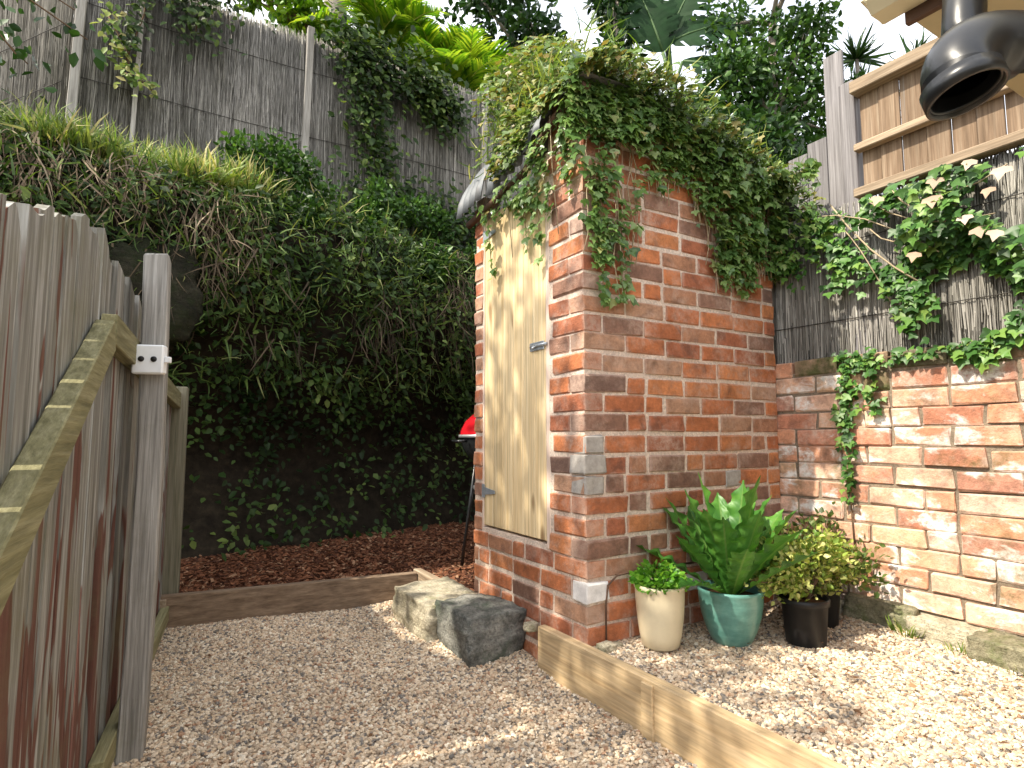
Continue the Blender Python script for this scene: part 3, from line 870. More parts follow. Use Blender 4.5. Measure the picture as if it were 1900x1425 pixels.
def sticks(name, x, y0, y1, z0, z1, n, parent, axis='y', thick=.045, jit=.05, ang=0.0, seed=0):
    """a mass of thin upright twigs: each a three-sided tapered rod"""
    r = np.random.default_rng(seed)
    a = r.uniform(y0, y1, n); dep = r.uniform(-thick / 2, thick / 2, n)
    L = (z1 - z0) * r.uniform(.35, 1.0, n); b = z0 + (z1 - z0 - L) * r.random(n)
    top = r.random(n) < .35; b[top] = z1 - L[top] + r.uniform(-jit, jit, top.sum())
    rad = r.uniform(.0014, .0042, n)
    lean = r.normal(0, .035, n); lean2 = r.normal(0, .01, n)
    V = np.zeros((n, 9, 3)); 
    for lv, t in enumerate((0, .5, 1.0)):
        for q in range(3):
            an = 2 * math.pi * q / 3 + 1.0
            rr = rad * (1 - .35 * t)
            along = a + lean * L * (t - .5) + .006 * np.sin(a * 90 + t * 5) * (t == .5) + rr * math.cos(an)
            dd = dep + lean2 * L * (t - .5) + rr * math.sin(an)
            zz = b + L * t
            i = lv * 3 + q
            if axis == 'y': V[:, i, 0], V[:, i, 1] = x + dd, along
            else: V[:, i, 0], V[:, i, 1] = along, x + dd
            V[:, i, 2] = zz
    F = []
    for lv in range(2):
        for q in range(3): F.append((lv*3+q, lv*3+(q+1) % 3, lv*3+3+(q+1) % 3, lv*3+3+q))
    F.append((6, 7, 8))
    if ang:
        c, s = math.cos(ang), math.sin(ang); px = y0
    # reuse scatter's builder through raw arrays
    me = bpy.data.meshes.new(name)
    Vf = V.reshape(-1, 3)
    lt = np.array([len(f) for f in F]); flat = np.concatenate([np.array(f) for f in F])
    loops = (flat[None, :] + (np.arange(n) * 9)[:, None]).reshape(-1)
    tot = np.tile(lt, n); st = np.concatenate([[0], np.cumsum(tot)[:-1]])
    me.vertices.add(len(Vf)); me.vertices.foreach_set('co', Vf.astype(np.float32).ravel())
    me.loops.add(len(loops)); me.loops.foreach_set('vertex_index', loops.astype(np.int32))
    me.polygons.add(len(tot)); me.polygons.foreach_set('loop_start', st.astype(np.int32))
    me.update(calc_edges=True)
    at = me.attributes.new('rnd', 'FLOAT', 'POINT')
    at.data.foreach_set('value', np.repeat(r.random(n), 9).astype(np.float32))
    me.materials.append(M['brush'])
    o = link(bpy.data.objects.new(name, me), parent); o['kind'] = 'stuff'
    return o

bf = empty('brush_screen', (GW + .07, 1.0, WT)); tag(bf, 'grey brushwood screen standing on the low brick wall', 'fence')
o = sticks('brushwood', GW + .075, -.6, 2.1, WT - .02, 1.982, 9500, bf, 'y', .05, .01, seed=4); under(o, bf)
for z in (1.42, 1.80):
    o = tube('wire', [(GW + .045, -.6, z), (GW + .043, .8, z - .01), (GW + .045, 2.1, z)], .0022, M['wire'], bf, 5); under(o, bf)

tf = empty('timber_fence', (GW + .08, 1.5, 1.99)); tag(tf, 'brown timber paling fence high above the brushwood screen', 'fence')
y = 1.485
i = 0
while y > -.7:
    w = random.uniform(.085, .10)
    off = .0 if i % 2 else .006
    o = box('paling', GW + .07 + off, GW + .085 + off, y - w + .003, y + .001 , 2.03, 2.515, M['fence_wood'], tf); under(o, tf)
    y -= w + .001; i += 1
for z, hh, d in ((2.006, .042, .052), (2.235, .035, .0), (2.535, .06, .03)):
    o = box('rail', GW + .068 - .045 - d * .4, GW + .0695 + (.035 if z > 2.5 else 0), -.75, 1.50, z - hh / 2, z + hh / 2, M['fence_rail'], tf, .004); under(o, tf)
o = box('post', GW + .055, GW + .13, 1.503, 1.575, 1.2, 2.60, M['old_panel'], tf, .004); under(o, tf)
sc = empty('grey_panel', (GW + .15, 1.8, 1.93)); tag(sc, 'grey weathered boards between creeper and timber fence post', 'fence')
y = 1.60
while y < 2.9:
    w = random.uniform(.09, .13)
    o = box('board', GW + .15, GW + .165, y, y + w - .004, 1.95, 2.83 - .25 * max(0, y - 1.75) / 1 + random.uniform(-.02, .02) - (.42 if y > 1.66 else 0), M['old_panel'], sc); under(o, sc); y += w

# ================================================================== brush fence on top of the bank
BFY = 5.25
f2 = empty('bank_fence', (1.0, BFY, 2.8)); tag(f2, 'long grey brushwood fence along the top of the bank', 'fence')
o = sticks('brushwood', BFY, -.66, 5.4, 2.55, 4.42, 20000, f2, 'x', .06, seed=9); under(o, f2)
for x in (-.66, -.28, .98, 2.75):
    big = x != -.28
    o = beam('post', (x - .02, BFY - .055, 2.5), (x + .02, BFY - .055, 4.50), .06 if big else .03, .05, M['concrete_post'], f2, up=(0, 1, 0), bevel=.004); under(o, f2)
for z in (2.95, 3.5, 4.1):
    o = tube('wire', [(x, BFY - .036 + .004 * math.sin(x * 3), z + .015 * math.sin(x * 2 + z)) for x in np.linspace(-.66, 5.4, 24)], .0028, M['wire'], f2, 5); under(o, f2)
# return panel on the left, turned to the sun
f3 = empty('corner_fence', (-.70, BFY, 2.6), R(-52)); tag(f3, 'sunlit brushwood panel with wires at the top left corner', 'fence')
o = sticks('brushwood', 0.0, -2.4, -.02, -.15, 2.1, 8000, f3, 'x', .05, seed=21)
for z in (.30, .85, 1.3):
    tube('wire', [(x, -.036, z + .02 * math.sin(x * 3 + z)) for x in np.linspace(-2.4, -.02, 12)], .003, M['wire'], f3, 5)

# ================================================================== gate and fence on the left
def left_frame(name, y_origin, x_origin, deg):
    return empty(name, (x_origin, y_origin, PATH_Z), R(-deg))
gt = left_frame('gate', 1.93, -.150, 4.5); tag(gt, 'old board gate with peeling red paint and diagonal brace', 'gate')
def board(parent, y0, y1, zt0, zt1, m, z0=.02, x0=-.020, x1=.0, round_=False):
    ym = (y0 + y1) / 2
    hw = (y1 - y0) / 2
    bm = bmesh.new()
    n = 6
    prof = [(-hw, z0), (hw, z0)]
    for k in range(n + 1):
        t = 1 - k / n
        y = -hw + 2 * hw * t
        z = zt0 + (zt1 - zt0) * t
        z += .012 * nz(ym * 9 + t * 2.1, 3.3) - (.05 * max(0, t - .55) ** 1.5 * 4 if round_ else 0)
        prof.append((y, z))
    lo = [bm.verts.new((x0, y, z)) for y, z in prof]; hi = [bm.verts.new((x1, y, z)) for y, z in prof]
    bm.faces.new(lo); bm.faces.new(hi[::-1])
    for k in range(len(prof)): bm.faces.new((lo[k], hi[k], hi[(k+1) % len(prof)], lo[(k+1) % len(prof)]))
    o = from_bm('board', bm, m, parent, bevel=0)
    o.location = (random.uniform(-.007, .001), ym, 0)
    o.rotation_euler = (random.uniform(-.006, .006), 0, random.uniform(-.05, .02))
    return o
TOPS = [(-1.5, 1.26), (-.83, 1.36), (-.71, 1.395), (-.45, 1.48), (-.30, 1.525), (-.10, 1.55), (0, 1.55)]
y = -1.46
k = 0
while y < -.04:
    w = .093
    last = y + w > -.05
    b = board(gt, y + .003, y + w - .003, lerp_tab(TOPS, y) + random.uniform(-.012, .012), lerp_tab(TOPS, y + w) + random.uniform(-.012, .012) - (.07 if last else 0), M['peel'], round_=(k % 4 == 3) or last)
    y += w + .002; k += 1
# brace rises away from the camera
beam('brace', (.0225, -1.45, .485), (.0225, -.075, 1.285), .043, .085, M['green_wood'], gt, up=(0, -.5, 1))
beam('rail', (.021, -1.45, 1.02 - .62), (.021, -.10, 1.02 - .62), .04, .08, M['green_wood'], gt) if False else None

fe = left_frame('paling_fence', 1.95, -.152, 6.45); tag(fe, 'weathered paling fence behind the post with the white box', 'fence')
y = .01; k = 0
FT = [(0, 1.60), (.14, 1.56), (.45, 1.545), (.75, 1.50), (1.1, 1.34), (1.95, 1.22)]
while y < 1.93:
    w = random.uniform(.088, .10)
    board(fe, y - .004, y + w + .004, lerp_tab(FT, y) + random.uniform(-.02, .02), lerp_tab(FT, y + w) - .02, M['peel'], x0=-.022 - .012 * (k % 2), x1=-.004 - .012 * (k % 2), round_=(k == 0))
    y += w; k += 1
beam('rail', (.018, .0, 1.315), (.018, 1.95, 1.215), .04, .088, M['green_wood'], fe)
beam('rail', (.018, .18, .055), (.018, 1.93, .085), .04, .075, M['green_wood'], fe)

po = empty('gate_post', (-.028, 2.335, PATH_Z), R(-6)); tag(po, 'slender grey timber post carrying the white box', 'post')
bm = box_bm(-.038, .038, -.038, .038, -.05, 1.64)
bmesh.ops.subdivide_edges(bm, edges=[e for e in bm.edges if abs(e.verts[0].co.z - e.verts[1].co.z) > .5], cuts=8)
bmesh.ops.bevel(bm, geom=[e for e in bm.edges], offset=.006, segments=1, affect='EDGES')
for v in bm.verts:
    v.co.x += .010 * math.sin(v.co.z * 2.1) + .003 * nz(v.co.z * 6) - .002 * (1.2 - v.co.z) / 1.2 - .004
    if v.co.z > 1.61: v.co.z += .012 * nz(v.co.x * 40, v.co.y * 40)
from_bm('shaft', bm, M['grey_wood'], po)
bx = empty('junction_box', (-.030, 2.302, 1.085), R(-20)); tag(bx, 'small white weatherproof box with two dark plugs on the post', 'outlet box')
bm = box_bm(-.048, .048, -.050, -.012, -.030, .066)
from_bm('housing', bm, M['white_plastic'], bx, bevel=.005)
for sx in (-.018, .020):
    o = lathe('plug', [(0.0001, .003), (.009, .003), (.0095, 0)], M['black_hole'], bx, 14)
    o.location = (sx, -.0505, .018); o.rotation_euler = (R(90), 0, 0)
box('side_clip', .0485, .066, -.042, -.026, .008, .028, M['white_plastic'], bx, .002)
# far post
fp = empty('fence_end_post', (.075, 3.83, PATH_Z), R(-5)); tag(fp, 'dim mossy post where the paling fence ends', 'post')
bm = box_bm(-.055, .055, -.05, .05, 0.0, 1.30); from_bm('shaft', bm, M['dark_post'], fp, bevel=.006)

# ================================================================== sleepers and step stones
s1 = empty('pine_sleeper', (1.52, 1.4, PATH_Z)); tag(s1, 'pale new pine sleeper edging the courtyard gravel', 'sleeper')
o = prism_pts('plank', [(1.462,2.235,PATH_Z-.05),(1.507,2.24,PATH_Z-.05),(1.535,-.4,PATH_Z-.05),(1.485,-.4,PATH_Z-.05),(1.462,2.235,.022),(1.507,2.24,.022),(1.535,-.4,.028),(1.485,-.4,.028)], M['sleeper'], s1, .004); under(o, s1)
o = box('peg', 1.458, 1.4705, 1.53, 1.585, PATH_Z - .05, .012, M['sleeper'], s1, .003); under(o, s1)
s2 = empty('brown_sleeper', (.75, 3.62, PATH_Z)); tag(s2, 'dark weathered sleeper holding back the bark mulch', 'sleeper')
o = prism_pts('plank', [(-.03,3.725,PATH_Z-.04),(1.42,3.535,PATH_Z-.04),(1.42,3.59,PATH_Z-.04),(-.03,3.78,PATH_Z-.04),(-.03,3.725,.002),(1.42,3.535,.002),(1.42,3.59,.002),(-.03,3.78,.002)], M['old_sleeper'], s2, .004); under(o, s2)
o = box('end_block', -.028, .07, 3.695, 3.716, PATH_Z - .03, -.012, M['fence_rail'], s2, .003); under(o, s2)
s3 = empty('short_sleeper', (1.45, 3.45, PATH_Z)); tag(s3, 'short sleeper offcut between brown sleeper and pale step stone', 'sleeper')
o = prism_pts('plank', [(1.425,3.22,PATH_Z),(1.475,3.22,PATH_Z),(1.475,3.62,PATH_Z),(1.425,3.62,PATH_Z),(1.425,3.22,.012),(1.475,3.22,.012),(1.475,3.62,.012),(1.425,3.62,.012)], M['fence_rail'], s3, .004); under(o, s3)
o = rock_obj('step_stone', (1.335, 3.02, -.085), (.33, .50, .20), M['sandstone'], None, 3, rough=.16, flat=.92); tag(o, 'pale sandstone block set at the foot of the door', 'stone')
o = rock_obj('step_stone', (1.365, 2.585, -.075), (.30, .37, .24), M['dark_stone'], None, 8, rough=.2, flat=.9); tag(o, 'dark lichen grey stone nearest the pine sleeper', 'stone')
for i, (x, y, z, s) in enumerate([(1.56, 1.885, .012, .07), (1.47, 2.30, .0, .06), (1.62, 1.90, .005, .05)]):
    o = rock_obj('small_stone', (x, y, z), (s, s * .8, s * .6), M['sandstone'], None, 20 + i, rough=.2, flat=.6)
    tag(o, ['white pebble at the outhouse corner', 'small pale stone wedged behind the sleeper end', 'smaller pebble against the courtyard side of the outhouse'][i], 'stone')
o = rock_obj('mossy_boulder', (-.12, 4.17, 1.70), (.56, .5, .62), M['moss_rock'], None, 31, rough=.35, flat=.3); tag(o, 'dark mossy boulder jutting from the bank behind the fence', 'boulder')

# ================================================================== barbecue
bq = empty('kettle_barbecue', (1.925, 3.45, -.05)); tag(bq, 'kettle barbecue with red lid half hidden behind the outhouse', 'barbecue')
lathe('bowl', [(.001, .70), (.10, .715), (.17, .755), (.215, .82), (.232, .885), (.235, .90), (.225, .90)], M['black_enamel'], bq, 36)
lathe('rim', [(.231, .892), (.243, .892), (.243, .912), (.231, .912)], M['aluminium'], bq, 36)
lathe('lid', [(.236, .914), (.228, .945), (.200, 1.00), (.15, 1.045), (.08, 1.07), (.001, 1.078)], M['red_enamel'], bq, 36)
tube('lid_handle', [(-.05, 0, 1.07), (-.05, 0, 1.11), (.05, 0, 1.11), (.05, 0, 1.07)], .009, M['black_enamel'], bq)
for a in (0, 120, 240):
    ca, sa = math.cos(R(a)), math.sin(R(a))
    tube('leg', [(ca * .15, sa * .15, .75), (ca * .26, sa * .26, .03)],   .012, M['black_enamel'], bq)
lathe('ash_catcher', [(.001, .52), (.12, .53), (.145, .56), (.145, .575)], M['aluminium'], bq, 28)
tube('side_handle', [(-.236, -.05, .87), (-.29, -.05, .87), (-.29, .05, .87), (-.236, .05, .87)], .009, M['black_enamel'], bq)
g_ = None and box('side_shelf', -.36, -.20, -.26, -.10, .60, .72, M['aluminium'], bq, .004)

# ================================================================== pots and plants
def pot(name, label, c, prof, m, soil_r, soil_z):
    e = empty(name, c); tag(e, label, 'plant pot')
    lathe('body', prof, m, e, 48)
    V = [(0, 0, soil_z + .008)]; n = 20
    for k in range(n): V.append((soil_r * math.cos(2*math.pi*k/n), soil_r * math.sin(2*math.pi*k/n), soil_z))
    mobj('soil', V, [(0, 1 + k, 1 + (k + 1) % n) for k in range(n)], M['soil'], e)
    return e
cp = pot('cream_pot', 'tall cream glazed pot nearest the outhouse corner', (1.785, 1.815, .004),
    [(.001,.0),(.066,0),(.074,.006),(.084,.05),(.094,.12),(.0985,.19),(.100,.228),(.1035,.234),(.104,.243),(.100,.248),(.092,.246),(.090,.225),(.088,.205)], M['cream_glaze'], .089, .212)
hb = empty('herb', (1.785, 1.815, .216)); tag(hb, 'bright green bushy herb in the cream pot', 'plant')
n = 520
a = RNG.uniform(0, 2*np.pi, n); rr = np.sqrt(RNG.random(n)) * .105
P = np.stack([rr*np.cos(a), rr*np.sin(a), .02 + RNG.random(n) * .095 * (1 - (rr/.14)**2) + .012*np.sin(a*3)], 1)
scatter('leaves', LEAF_OVAL, P, unit(np.stack([np.cos(a), np.sin(a), RNG.uniform(-.2, 1.2, n)], 1) + .5*rdir(n)), rdir(n, 1.2), RNG.uniform(.016, .034, n), M['herb'], hb, 1.5)
tubes('stems', [([(random.uniform(-.05,.05), random.uniform(-.05,.05), 0), (random.uniform(-.085,.085), random.uniform(-.085,.085), random.uniform(.04,.09))], .002) for _ in range(26)], M['herb'], hb, 4)
tp = pot('teal_pot', 'rounded teal glazed pot with the big fern', (2.08, 1.705, .002),
    [(.001,0),(.072,0),(.080,.008),(.100,.05),(.119,.11),(.128,.165),(.130,.20),(.1335,.207),(.134,.217),(.129,.221),(.121,.216),(.119,.19),(.118,.18)], M['teal'], .1185, .185)
fn = empty('nest_fern', (2.08, 1.705, .187)); tag(fn, 'large glossy fern with wavy strap fronds in the teal pot', 'fern')
def frond(az, L, lean, wmax, curl, seed):
    r = random.Random(seed)
    nu, nv = 13, 30
    d = Vector((math.cos(az), math.sin(az), 0)); sd = Vector((-math.sin(az), math.cos(az), 0))
    V, F, rib = [], [], []
    el = R(lean); p = d * .02; step = L / (nv - 1)
    ph = r.uniform(0, 6)
    for j in range(nv):
        t = j / (nv - 1)
        e = el - curl * t * t
        if j: p = p + (d * math.cos(e) + Vector((0, 0, 1)) * math.sin(e)) * step
        up = -d * math.sin(e) + Vector((0, 0, 1)) * math.cos(e)
        w = wmax * (.22 + .78 * smooth01(t / .55)) * (1 - smooth01((t - .80) / .20) * .93)
        for i in range(nu):
            s = -1 + 2 * i / (nu - 1)
            lob = 1 + .11 * math.sin(t * 46 + ph + (0 if s > 0 else 1.5)) * smooth01(t / .3) * (abs(s) > .8)
            wav = .24 * w * abs(s) ** 1.6 * math.sin(t * 46 + ph + (0 if s > 0 else 1.5)) * smooth01(t / .3)
            V.append(p + sd * (s * w * lob) + up * (wav + .32 * w * abs(s)) )
            rib.append(abs(s))
    for j in range(nv - 1):
        for i in range(nu - 1):
            F.append((j*nu+i, j*nu+i+1, (j+1)*nu+i+1, (j+1)*nu+i))
    o = mobj('frond', V, F, M['frond'], fn, smooth=True)
    at = o.data.attributes.new('rib', 'FLOAT', 'POINT'); at.data.foreach_set('value', rib)
    return o
for i in range(26):
    az = i * 2.39996 + random.uniform(-.2, .2)
    t = i / 25
    lean = 80 - 52 * t + random.uniform(-6, 6)
    frond(az, random.uniform(.43, .53) * (1 - .14 * t), lean, random.uniform(.042, .052), random.uniform(.0, .4), i)
bp = pot('black_pot', 'black plastic nursery pot holding the yellow green shrub', (2.325, 1.535, .006),
    [(.001,0),(.074,0),(.076,.003),(.088,.155),(.095,.157),(.096,.182),(.091,.184),(.087,.17),(.086,.16)], M['black_pot'], .0865, .165)
bp2 = pot('black_pot', 'second black pot half hidden behind the yellow green shrub', (2.58, 1.63, .012),
    [(.001,0),(.070,0),(.072,.003),(.084,.145),(.090,.147),(.091,.170),(.087,.172),(.083,.16),(.082,.15)], M['black_pot'], .0825, .155)
def shrub(name, label, c, rad, nl, m, ls, stems=16, squash=.85, seed=1):
    e = empty(name, c); tag(e, label, 'shrub')
    rr = random.Random(seed); tips = []
    L = []
    for k in range(stems):
        a = rr.uniform(0, 6.283); el = rr.uniform(.25, 1.35)
        l = rad * rr.uniform(.85, 1.75)
        p1 = Vector((math.cos(a) * math.cos(el), math.sin(a) * math.cos(el), math.sin(el) * 1.05)) * l
        mid = p1 * .5 + Vector((rr.uniform(-.02, .02), rr.uniform(-.02, .02), .03))
        L.append(([(0, 0, 0), mid, p1], [.004, .003, .0015])); 
        for t in (.45, .6, .75, .88, 1.0):
            q = (mid * (1 - (t - .5) * 2) + p1 * (t - .5) * 2) if t >= .5 else mid * (t * 2)
            tips.append(q)
    tubes('stems', L, M['stem'], e, 5)
    tips = np.array([list(t) for t in tips])
    idx = RNG.integers(0, len(tips), nl)
    P = tips[idx] + RNG.normal(size=(nl, 3)) * rad * .16
    P[:, 2] = np.maximum(P[:, 2], -.02)
    T = unit(P * np.array([1, 1, .5]) + RNG.normal(size=(nl, 3)) * rad * .9)
    scatter('leaves', LEAF_OVAL, P, T, rdir(nl, 1.0), RNG.uniform(ls * .6, ls * 1.2, nl), m, e, 1.25)
    return e
shrub('variegated_shrub', 'yellow green variegated shrub in the front black pot', (2.345, 1.535, .172), .155, 4200, M['variegated'], .028, 34, seed=4)
shrub('dim_shrub', 'darker reddish shrub behind the variegated one by the wall', (2.59, 1.64, .17), .20, 1900, M['dim_shrub'], .032, 24, seed=9)

# weeds at the wall foot
for i, (x, y, h, nn) in enumerate([(2.70, 1.33, .085, 60), (2.66, 1.12, .05, 30), (2.62, .93, .045, 24)]):
    e = empty('weed', (x, y, .02)); tag(e, ['tallest grassy weed at the foot of the brick wall', 'small weed beside the mossy footing stones', 'lowest weed near the right edge of the gravel'][i], 'weed')
    a = RNG.uniform(0, 6.283, nn)
    scatter('blades', BLADE, np.stack([.03*np.cos(a)*RNG.random(nn), .05*np.sin(a)*RNG.random(nn), np.zeros(nn)], 1), unit(np.stack([.5*np.cos(a), .5*np.sin(a), RNG.uniform(.5, 1.3, nn)], 1)), rdir(nn, .3), RNG.uniform(.5, 1.1, nn) * h, M['grass'], e, 2.0)
# fallen leaves on the gravel
nn = 60
P = np.stack([RNG.uniform(1.6, 2.7, nn), RNG.uniform(.6, 1.75, nn), np.full(nn, .03)], 1)
o = scatter('fallen_leaves', LEAF_DIAM, P, np.stack([RNG.normal(size=nn), RNG.normal(size=nn), np.zeros(nn)], 1), rdir(nn, 3), RNG.uniform(.012, .035, nn), M['brown_leaf'], None, 1.3)
tag(o, 'scattered brown fallen leaves on the courtyard gravel', 'leaves', kind='stuff')
nn = 110
P = np.stack([RNG.uniform(-.1, 1.45, nn) , RNG.uniform(1.2, 3.5, nn), np.full(nn, PATH_Z + .02)], 1)
o = scatter('path_litter', LEAF_DIAM, P, np.stack([RNG.normal(size=nn), RNG.normal(size=nn), np.zeros(nn)], 1), rdir(nn, 3), RNG.uniform(.010, .030, nn), M['brown_leaf'], None, 1.1)
tag(o, 'bits of leaf litter lying on the gravel path', 'leaves', kind='stuff')

# ================================================================== creeper on the outhouse
iv = empty('creeper', (1.6, 1.9, 2.3)); tag(iv, 'dense green creeper covering the outhouse roof and hanging down', 'creeper')
BOT = [(1.43, 1.99), (1.49, 1.82), (1.53, 1.64), (1.60, 1.46), (1.70, 1.47), (1.78, 1.64), (1.83, 1.93), (1.90, 2.0), (2.14, 1.98), (2.20, 1.83), (2.32, 1.63), (2.52, 1.62), (2.66, 1.72), (2.78, 1.66), (2.95, 1.74), (3.1, 1.85)]
pts, tg, nm = [], [], []
def addp(p, t, n):
    pts.append(p); tg.append(t); nm.append(n)
rv = random.Random(5)
# face towards the courtyard
cnt = 0
while cnt < 5000:
    x = rv.uniform(1.42, 3.08); z = rv.uniform(1.40, 2.47)
    if z > 2.47 - .26 * smooth01((x - 1.6) / 1.2): continue
    zb = lerp_tab(BOT, x) + .09 * nz(x * 9, 1.1) + .04 * nz(x * 27, 4.4)
    if z < zb: continue
    dens = min(1, .22 + (z - zb) * 1.5)
    if z < 2.10: dens *= .6
    if 1.78 < x < 2.16 and z < 2.02: dens *= .4
    if z > 2.14: dens = 1
    if x < 1.80 and z < 2.15: dens *= .5
    hole = nz(x * 5.5, z * 5.5, 2.2)
    if hole > .20 and z < 2.22: dens *= .12
    if rv.random() > dens: continue
    thick = .02 + .12 * smooth01((z - zb) / .55) * (.35 + .65 * smooth01((x - 1.5) / .5))
    y = 1.925 - thick * rv.random() ** .7
    if x > 2.78: y = 1.95 - rv.uniform(.0, .34) * smooth01((x - 2.7) / .2)
    if x > 2.78: x = 2.78 - .02 - (x - 2.78) * .35
    addp((x, y, z), (rv.uniform(-.6, .6), -.35 + rv.uniform(-.4, .2), -.8), (rv.uniform(-.6, .4), -.8 + rv.uniform(-.2, .5), .8 + rv.uniform(-.4, .6))); cnt += 1
# over the top and the door side
topP, topT, topN = [], [], []
cnt = 0
while cnt < 8000:
    y = rv.uniform(1.78, 3.0); s = rv.random() ** 1.2
    x, z = roof_pt(s, y)
    mound = .05 + .10 * (1 - abs(2 * s - 1)) + .36 * smooth01((y - 1.95) / .6) * smooth01((s - .04) / .16) * (1 - .6 * smooth01((s - .5) / .4))
    # bare iron: a strip by the near corner and the far lower corner
    if abs(y - 2.20 + .10 * s) < .055 and s < .45: continue
    if y > 2.58 and s < .13 + .16 * (y - 2.6): continue
    if y < 2.05 and s < .03: continue
    d = mound * rv.random() ** .6
    nx, nzv = (-.75, .5) if s < .07 else (-.22, .95)
    P_ = (x + nx * d, y + rv.uniform(-.02, .02) - (.06 if y < 1.9 else 0), z + nzv * d)
    topP.append(P_); topT.append((-.5 + rv.uniform(-.6, .6), rv.uniform(-.7, .5), -.55 + rv.uniform(-.4, .5))); topN.append((nx + rv.uniform(-.5, .5), -.25 + rv.uniform(-.5, .5), nzv + rv.uniform(-.2, .6))); cnt += 1
# beards over the door head
for (yy, zb, n_) in [(2.74, 1.95, 10), (2.68, 1.66, 26), (2.60, 1.98, 14), (2.50, 2.0, 24), (2.42, 1.92, 30), (2.36, 1.75, 34), (2.30, 1.85, 40), (2.24, 1.66, 50), (2.16, 1.85, 60), (2.05, 2.0, 60), (1.99, 1.9, 60)]:
    for _ in range(n_):
        t = rv.random() ** 1.3
        zs = eave_z(yy) + (.10 if yy < 2.12 else -.02)
        z = zs - (zs - zb) * t
        w = .075 * (1 - t) + .012
        addp((1.49 - rv.random() * .09 * (1 - t), yy + rv.gauss(0, w * .5), z), (-.4, rv.uniform(-.7, .7), -.8), (-1, rv.uniform(-.6, .3), .5 + rv.uniform(-.2, .4)))
# hanging tendrils, leaf after leaf
for (x, z0, z1) in [(1.60, 1.9, 1.42), (1.70, 1.9, 1.44), (2.36, 1.9, 1.58), (2.50, 1.9, 1.56), (1.56, 1.95, 1.6), (2.58, 1.85, 1.6)]:
    for k in range(60):
        t = rv.random()
        addp((x + .02 * math.sin(t * 9) + rv.gauss(0, .022), 1.925 - rv.random() * .02, z0 + (z1 - z0) * t), (rv.uniform(-.8, .8), -.3, -.7), (rv.uniform(-.4, .4), -1, .5))
n = len(pts)
scatter('leaves', LEAF_IVY, pts, np.array(tg) + .25 * RNG.normal(size=(n, 3)), nm, RNG.uniform(.55, 1.0, n) ** 1.5 * .058, M['ivy'], iv, 1.05)
n = len(topP)
scatter('leaves', LEAF_IVY, topP, np.array(topT), topN, RNG.uniform(.024, .050, n), M['ivy_top'], iv, 1.0)
# wiry shoots and dry grass standing off the roof
n = 900
yy = RNG.uniform(1.78, 2.9, n); ss = RNG.random(n)
P = np.array([(*roof_pt(float(s), float(y)), float(y)) for s, y in zip(ss, yy)])[:, [0, 2, 1]]
P[:, 2] += .10 + .12 * RNG.random(n)
scatter('shoots', BLADE, P, np.stack([RNG.normal(size=n) * .5, RNG.normal(size=n) * .5 - .2, RNG.uniform(.0, 1.0, n)], 1), rdir(n), RNG.uniform(.06, .16, n), M['grass'], iv, 1.0)
L = []
for k in range(46):
    x = rv.uniform(1.5, 2.78); zb = lerp_tab(BOT, x)
    zz = 2.34 - .24 * smooth01((x - 1.6) / 1.3)
    p = [(x + rv.uniform(-.05, .05), 1.90, zz)]
    while zz > zb + .02:
        zz -= .09; x += rv.uniform(-.03, .03); p.append((x, 1.922 - rv.random() * .012, zz))
    L.append((p, .0024))
for yy_ in (2.72, 2.50, 2.36, 2.24, 2.10):
    L.append(([(1.45, yy_, 2.3), (1.478, yy_ + .02, 2.05), (1.488, yy_ - .01, 1.75)], .0022))
tubes('stems', L, M['vine_stem'], iv, 4)

# broad ivy over the brushwood screen on the right
ir = empty('wall_ivy', (2.78, 1.1, 1.6)); tag(ir, 'broad leaved ivy spilling over the brushwood screen under the timber fence', 'ivy')
pts, tg, nm = [], [], []
BR = [(.2, 1.42), (.6, 1.50), (.85, 1.30), (.95, 1.50), (1.08, 1.58), (1.20, 1.52), (1.28, 1.60), (1.40, 1.72), (1.55, 1.86), (1.9, 1.92)]
cnt = 0
while cnt < 1500:
    y = rv.uniform(.1, 1.75); z = rv.uniform(1.3, 2.0)
    zb = lerp_tab(BR, y) + .05 * nz(y * 11, 8.1)
    if z < zb or z > 1.945: continue
    if y > 1.28 and rv.random() < .55: continue
    if nz(y * 6, z * 6, 5.5) > .22: continue
    addp((GW + .03 - .16 * rv.random() * smooth01((z - zb) / .2), y, z), (-.3, rv.uniform(-.7, .7), -.7), (-1, rv.uniform(-.5, .3), .5 + rv.uniform(-.2, .5))); cnt += 1
# drooping sprays
def spray(path, n_, wdt, xoff=0.0):
    for _ in range(n_):
        t = rv.random() * (len(path) - 1); i = int(t); f = t - i
        a, b = path[i], path[min(i + 1, len(path) - 1)]
        addp((GW - .008 - rv.random() * .03 + xoff, a[0] + (b[0] - a[0]) * f + rv.gauss(0, wdt), a[1] + (b[1] - a[1]) * f + rv.gauss(0, wdt)), (-.3, rv.uniform(-.8, .8), -.6), (-1, rv.uniform(-.5, .4), .5))
spray([(1.62, 1.80), (1.50, 1.66), (1.38, 1.58), (1.30, 1.52), (1.27, 1.38)], 120, .035)
spray([(1.30, 1.52), (1.22, 1.44), (1.28, 1.30)], 90, .03)
spray([(1.93, 1.90), (1.85, 1.78), (1.78, 1.66)], 90, .05)
spray([(1.80, 1.92), (1.66, 1.86), (1.55, 1.72), (1.58, 1.60)], 150, .055)
spray([(1.70, 1.90), (1.45, 1.88), (1.25, 1.92)], 90, .03)
spray([(.80, 1.40), (.92, 1.26), (.98, 1.20), (1.10, 1.20)], 90, .03)
n = len(pts)
scatter('leaves', LEAF_IVY, pts, np.array(tg) + .25 * RNG.normal(size=(n, 3)), nm, RNG.uniform(.026, .056, n), M['ivy_right'], ir, 1.1)
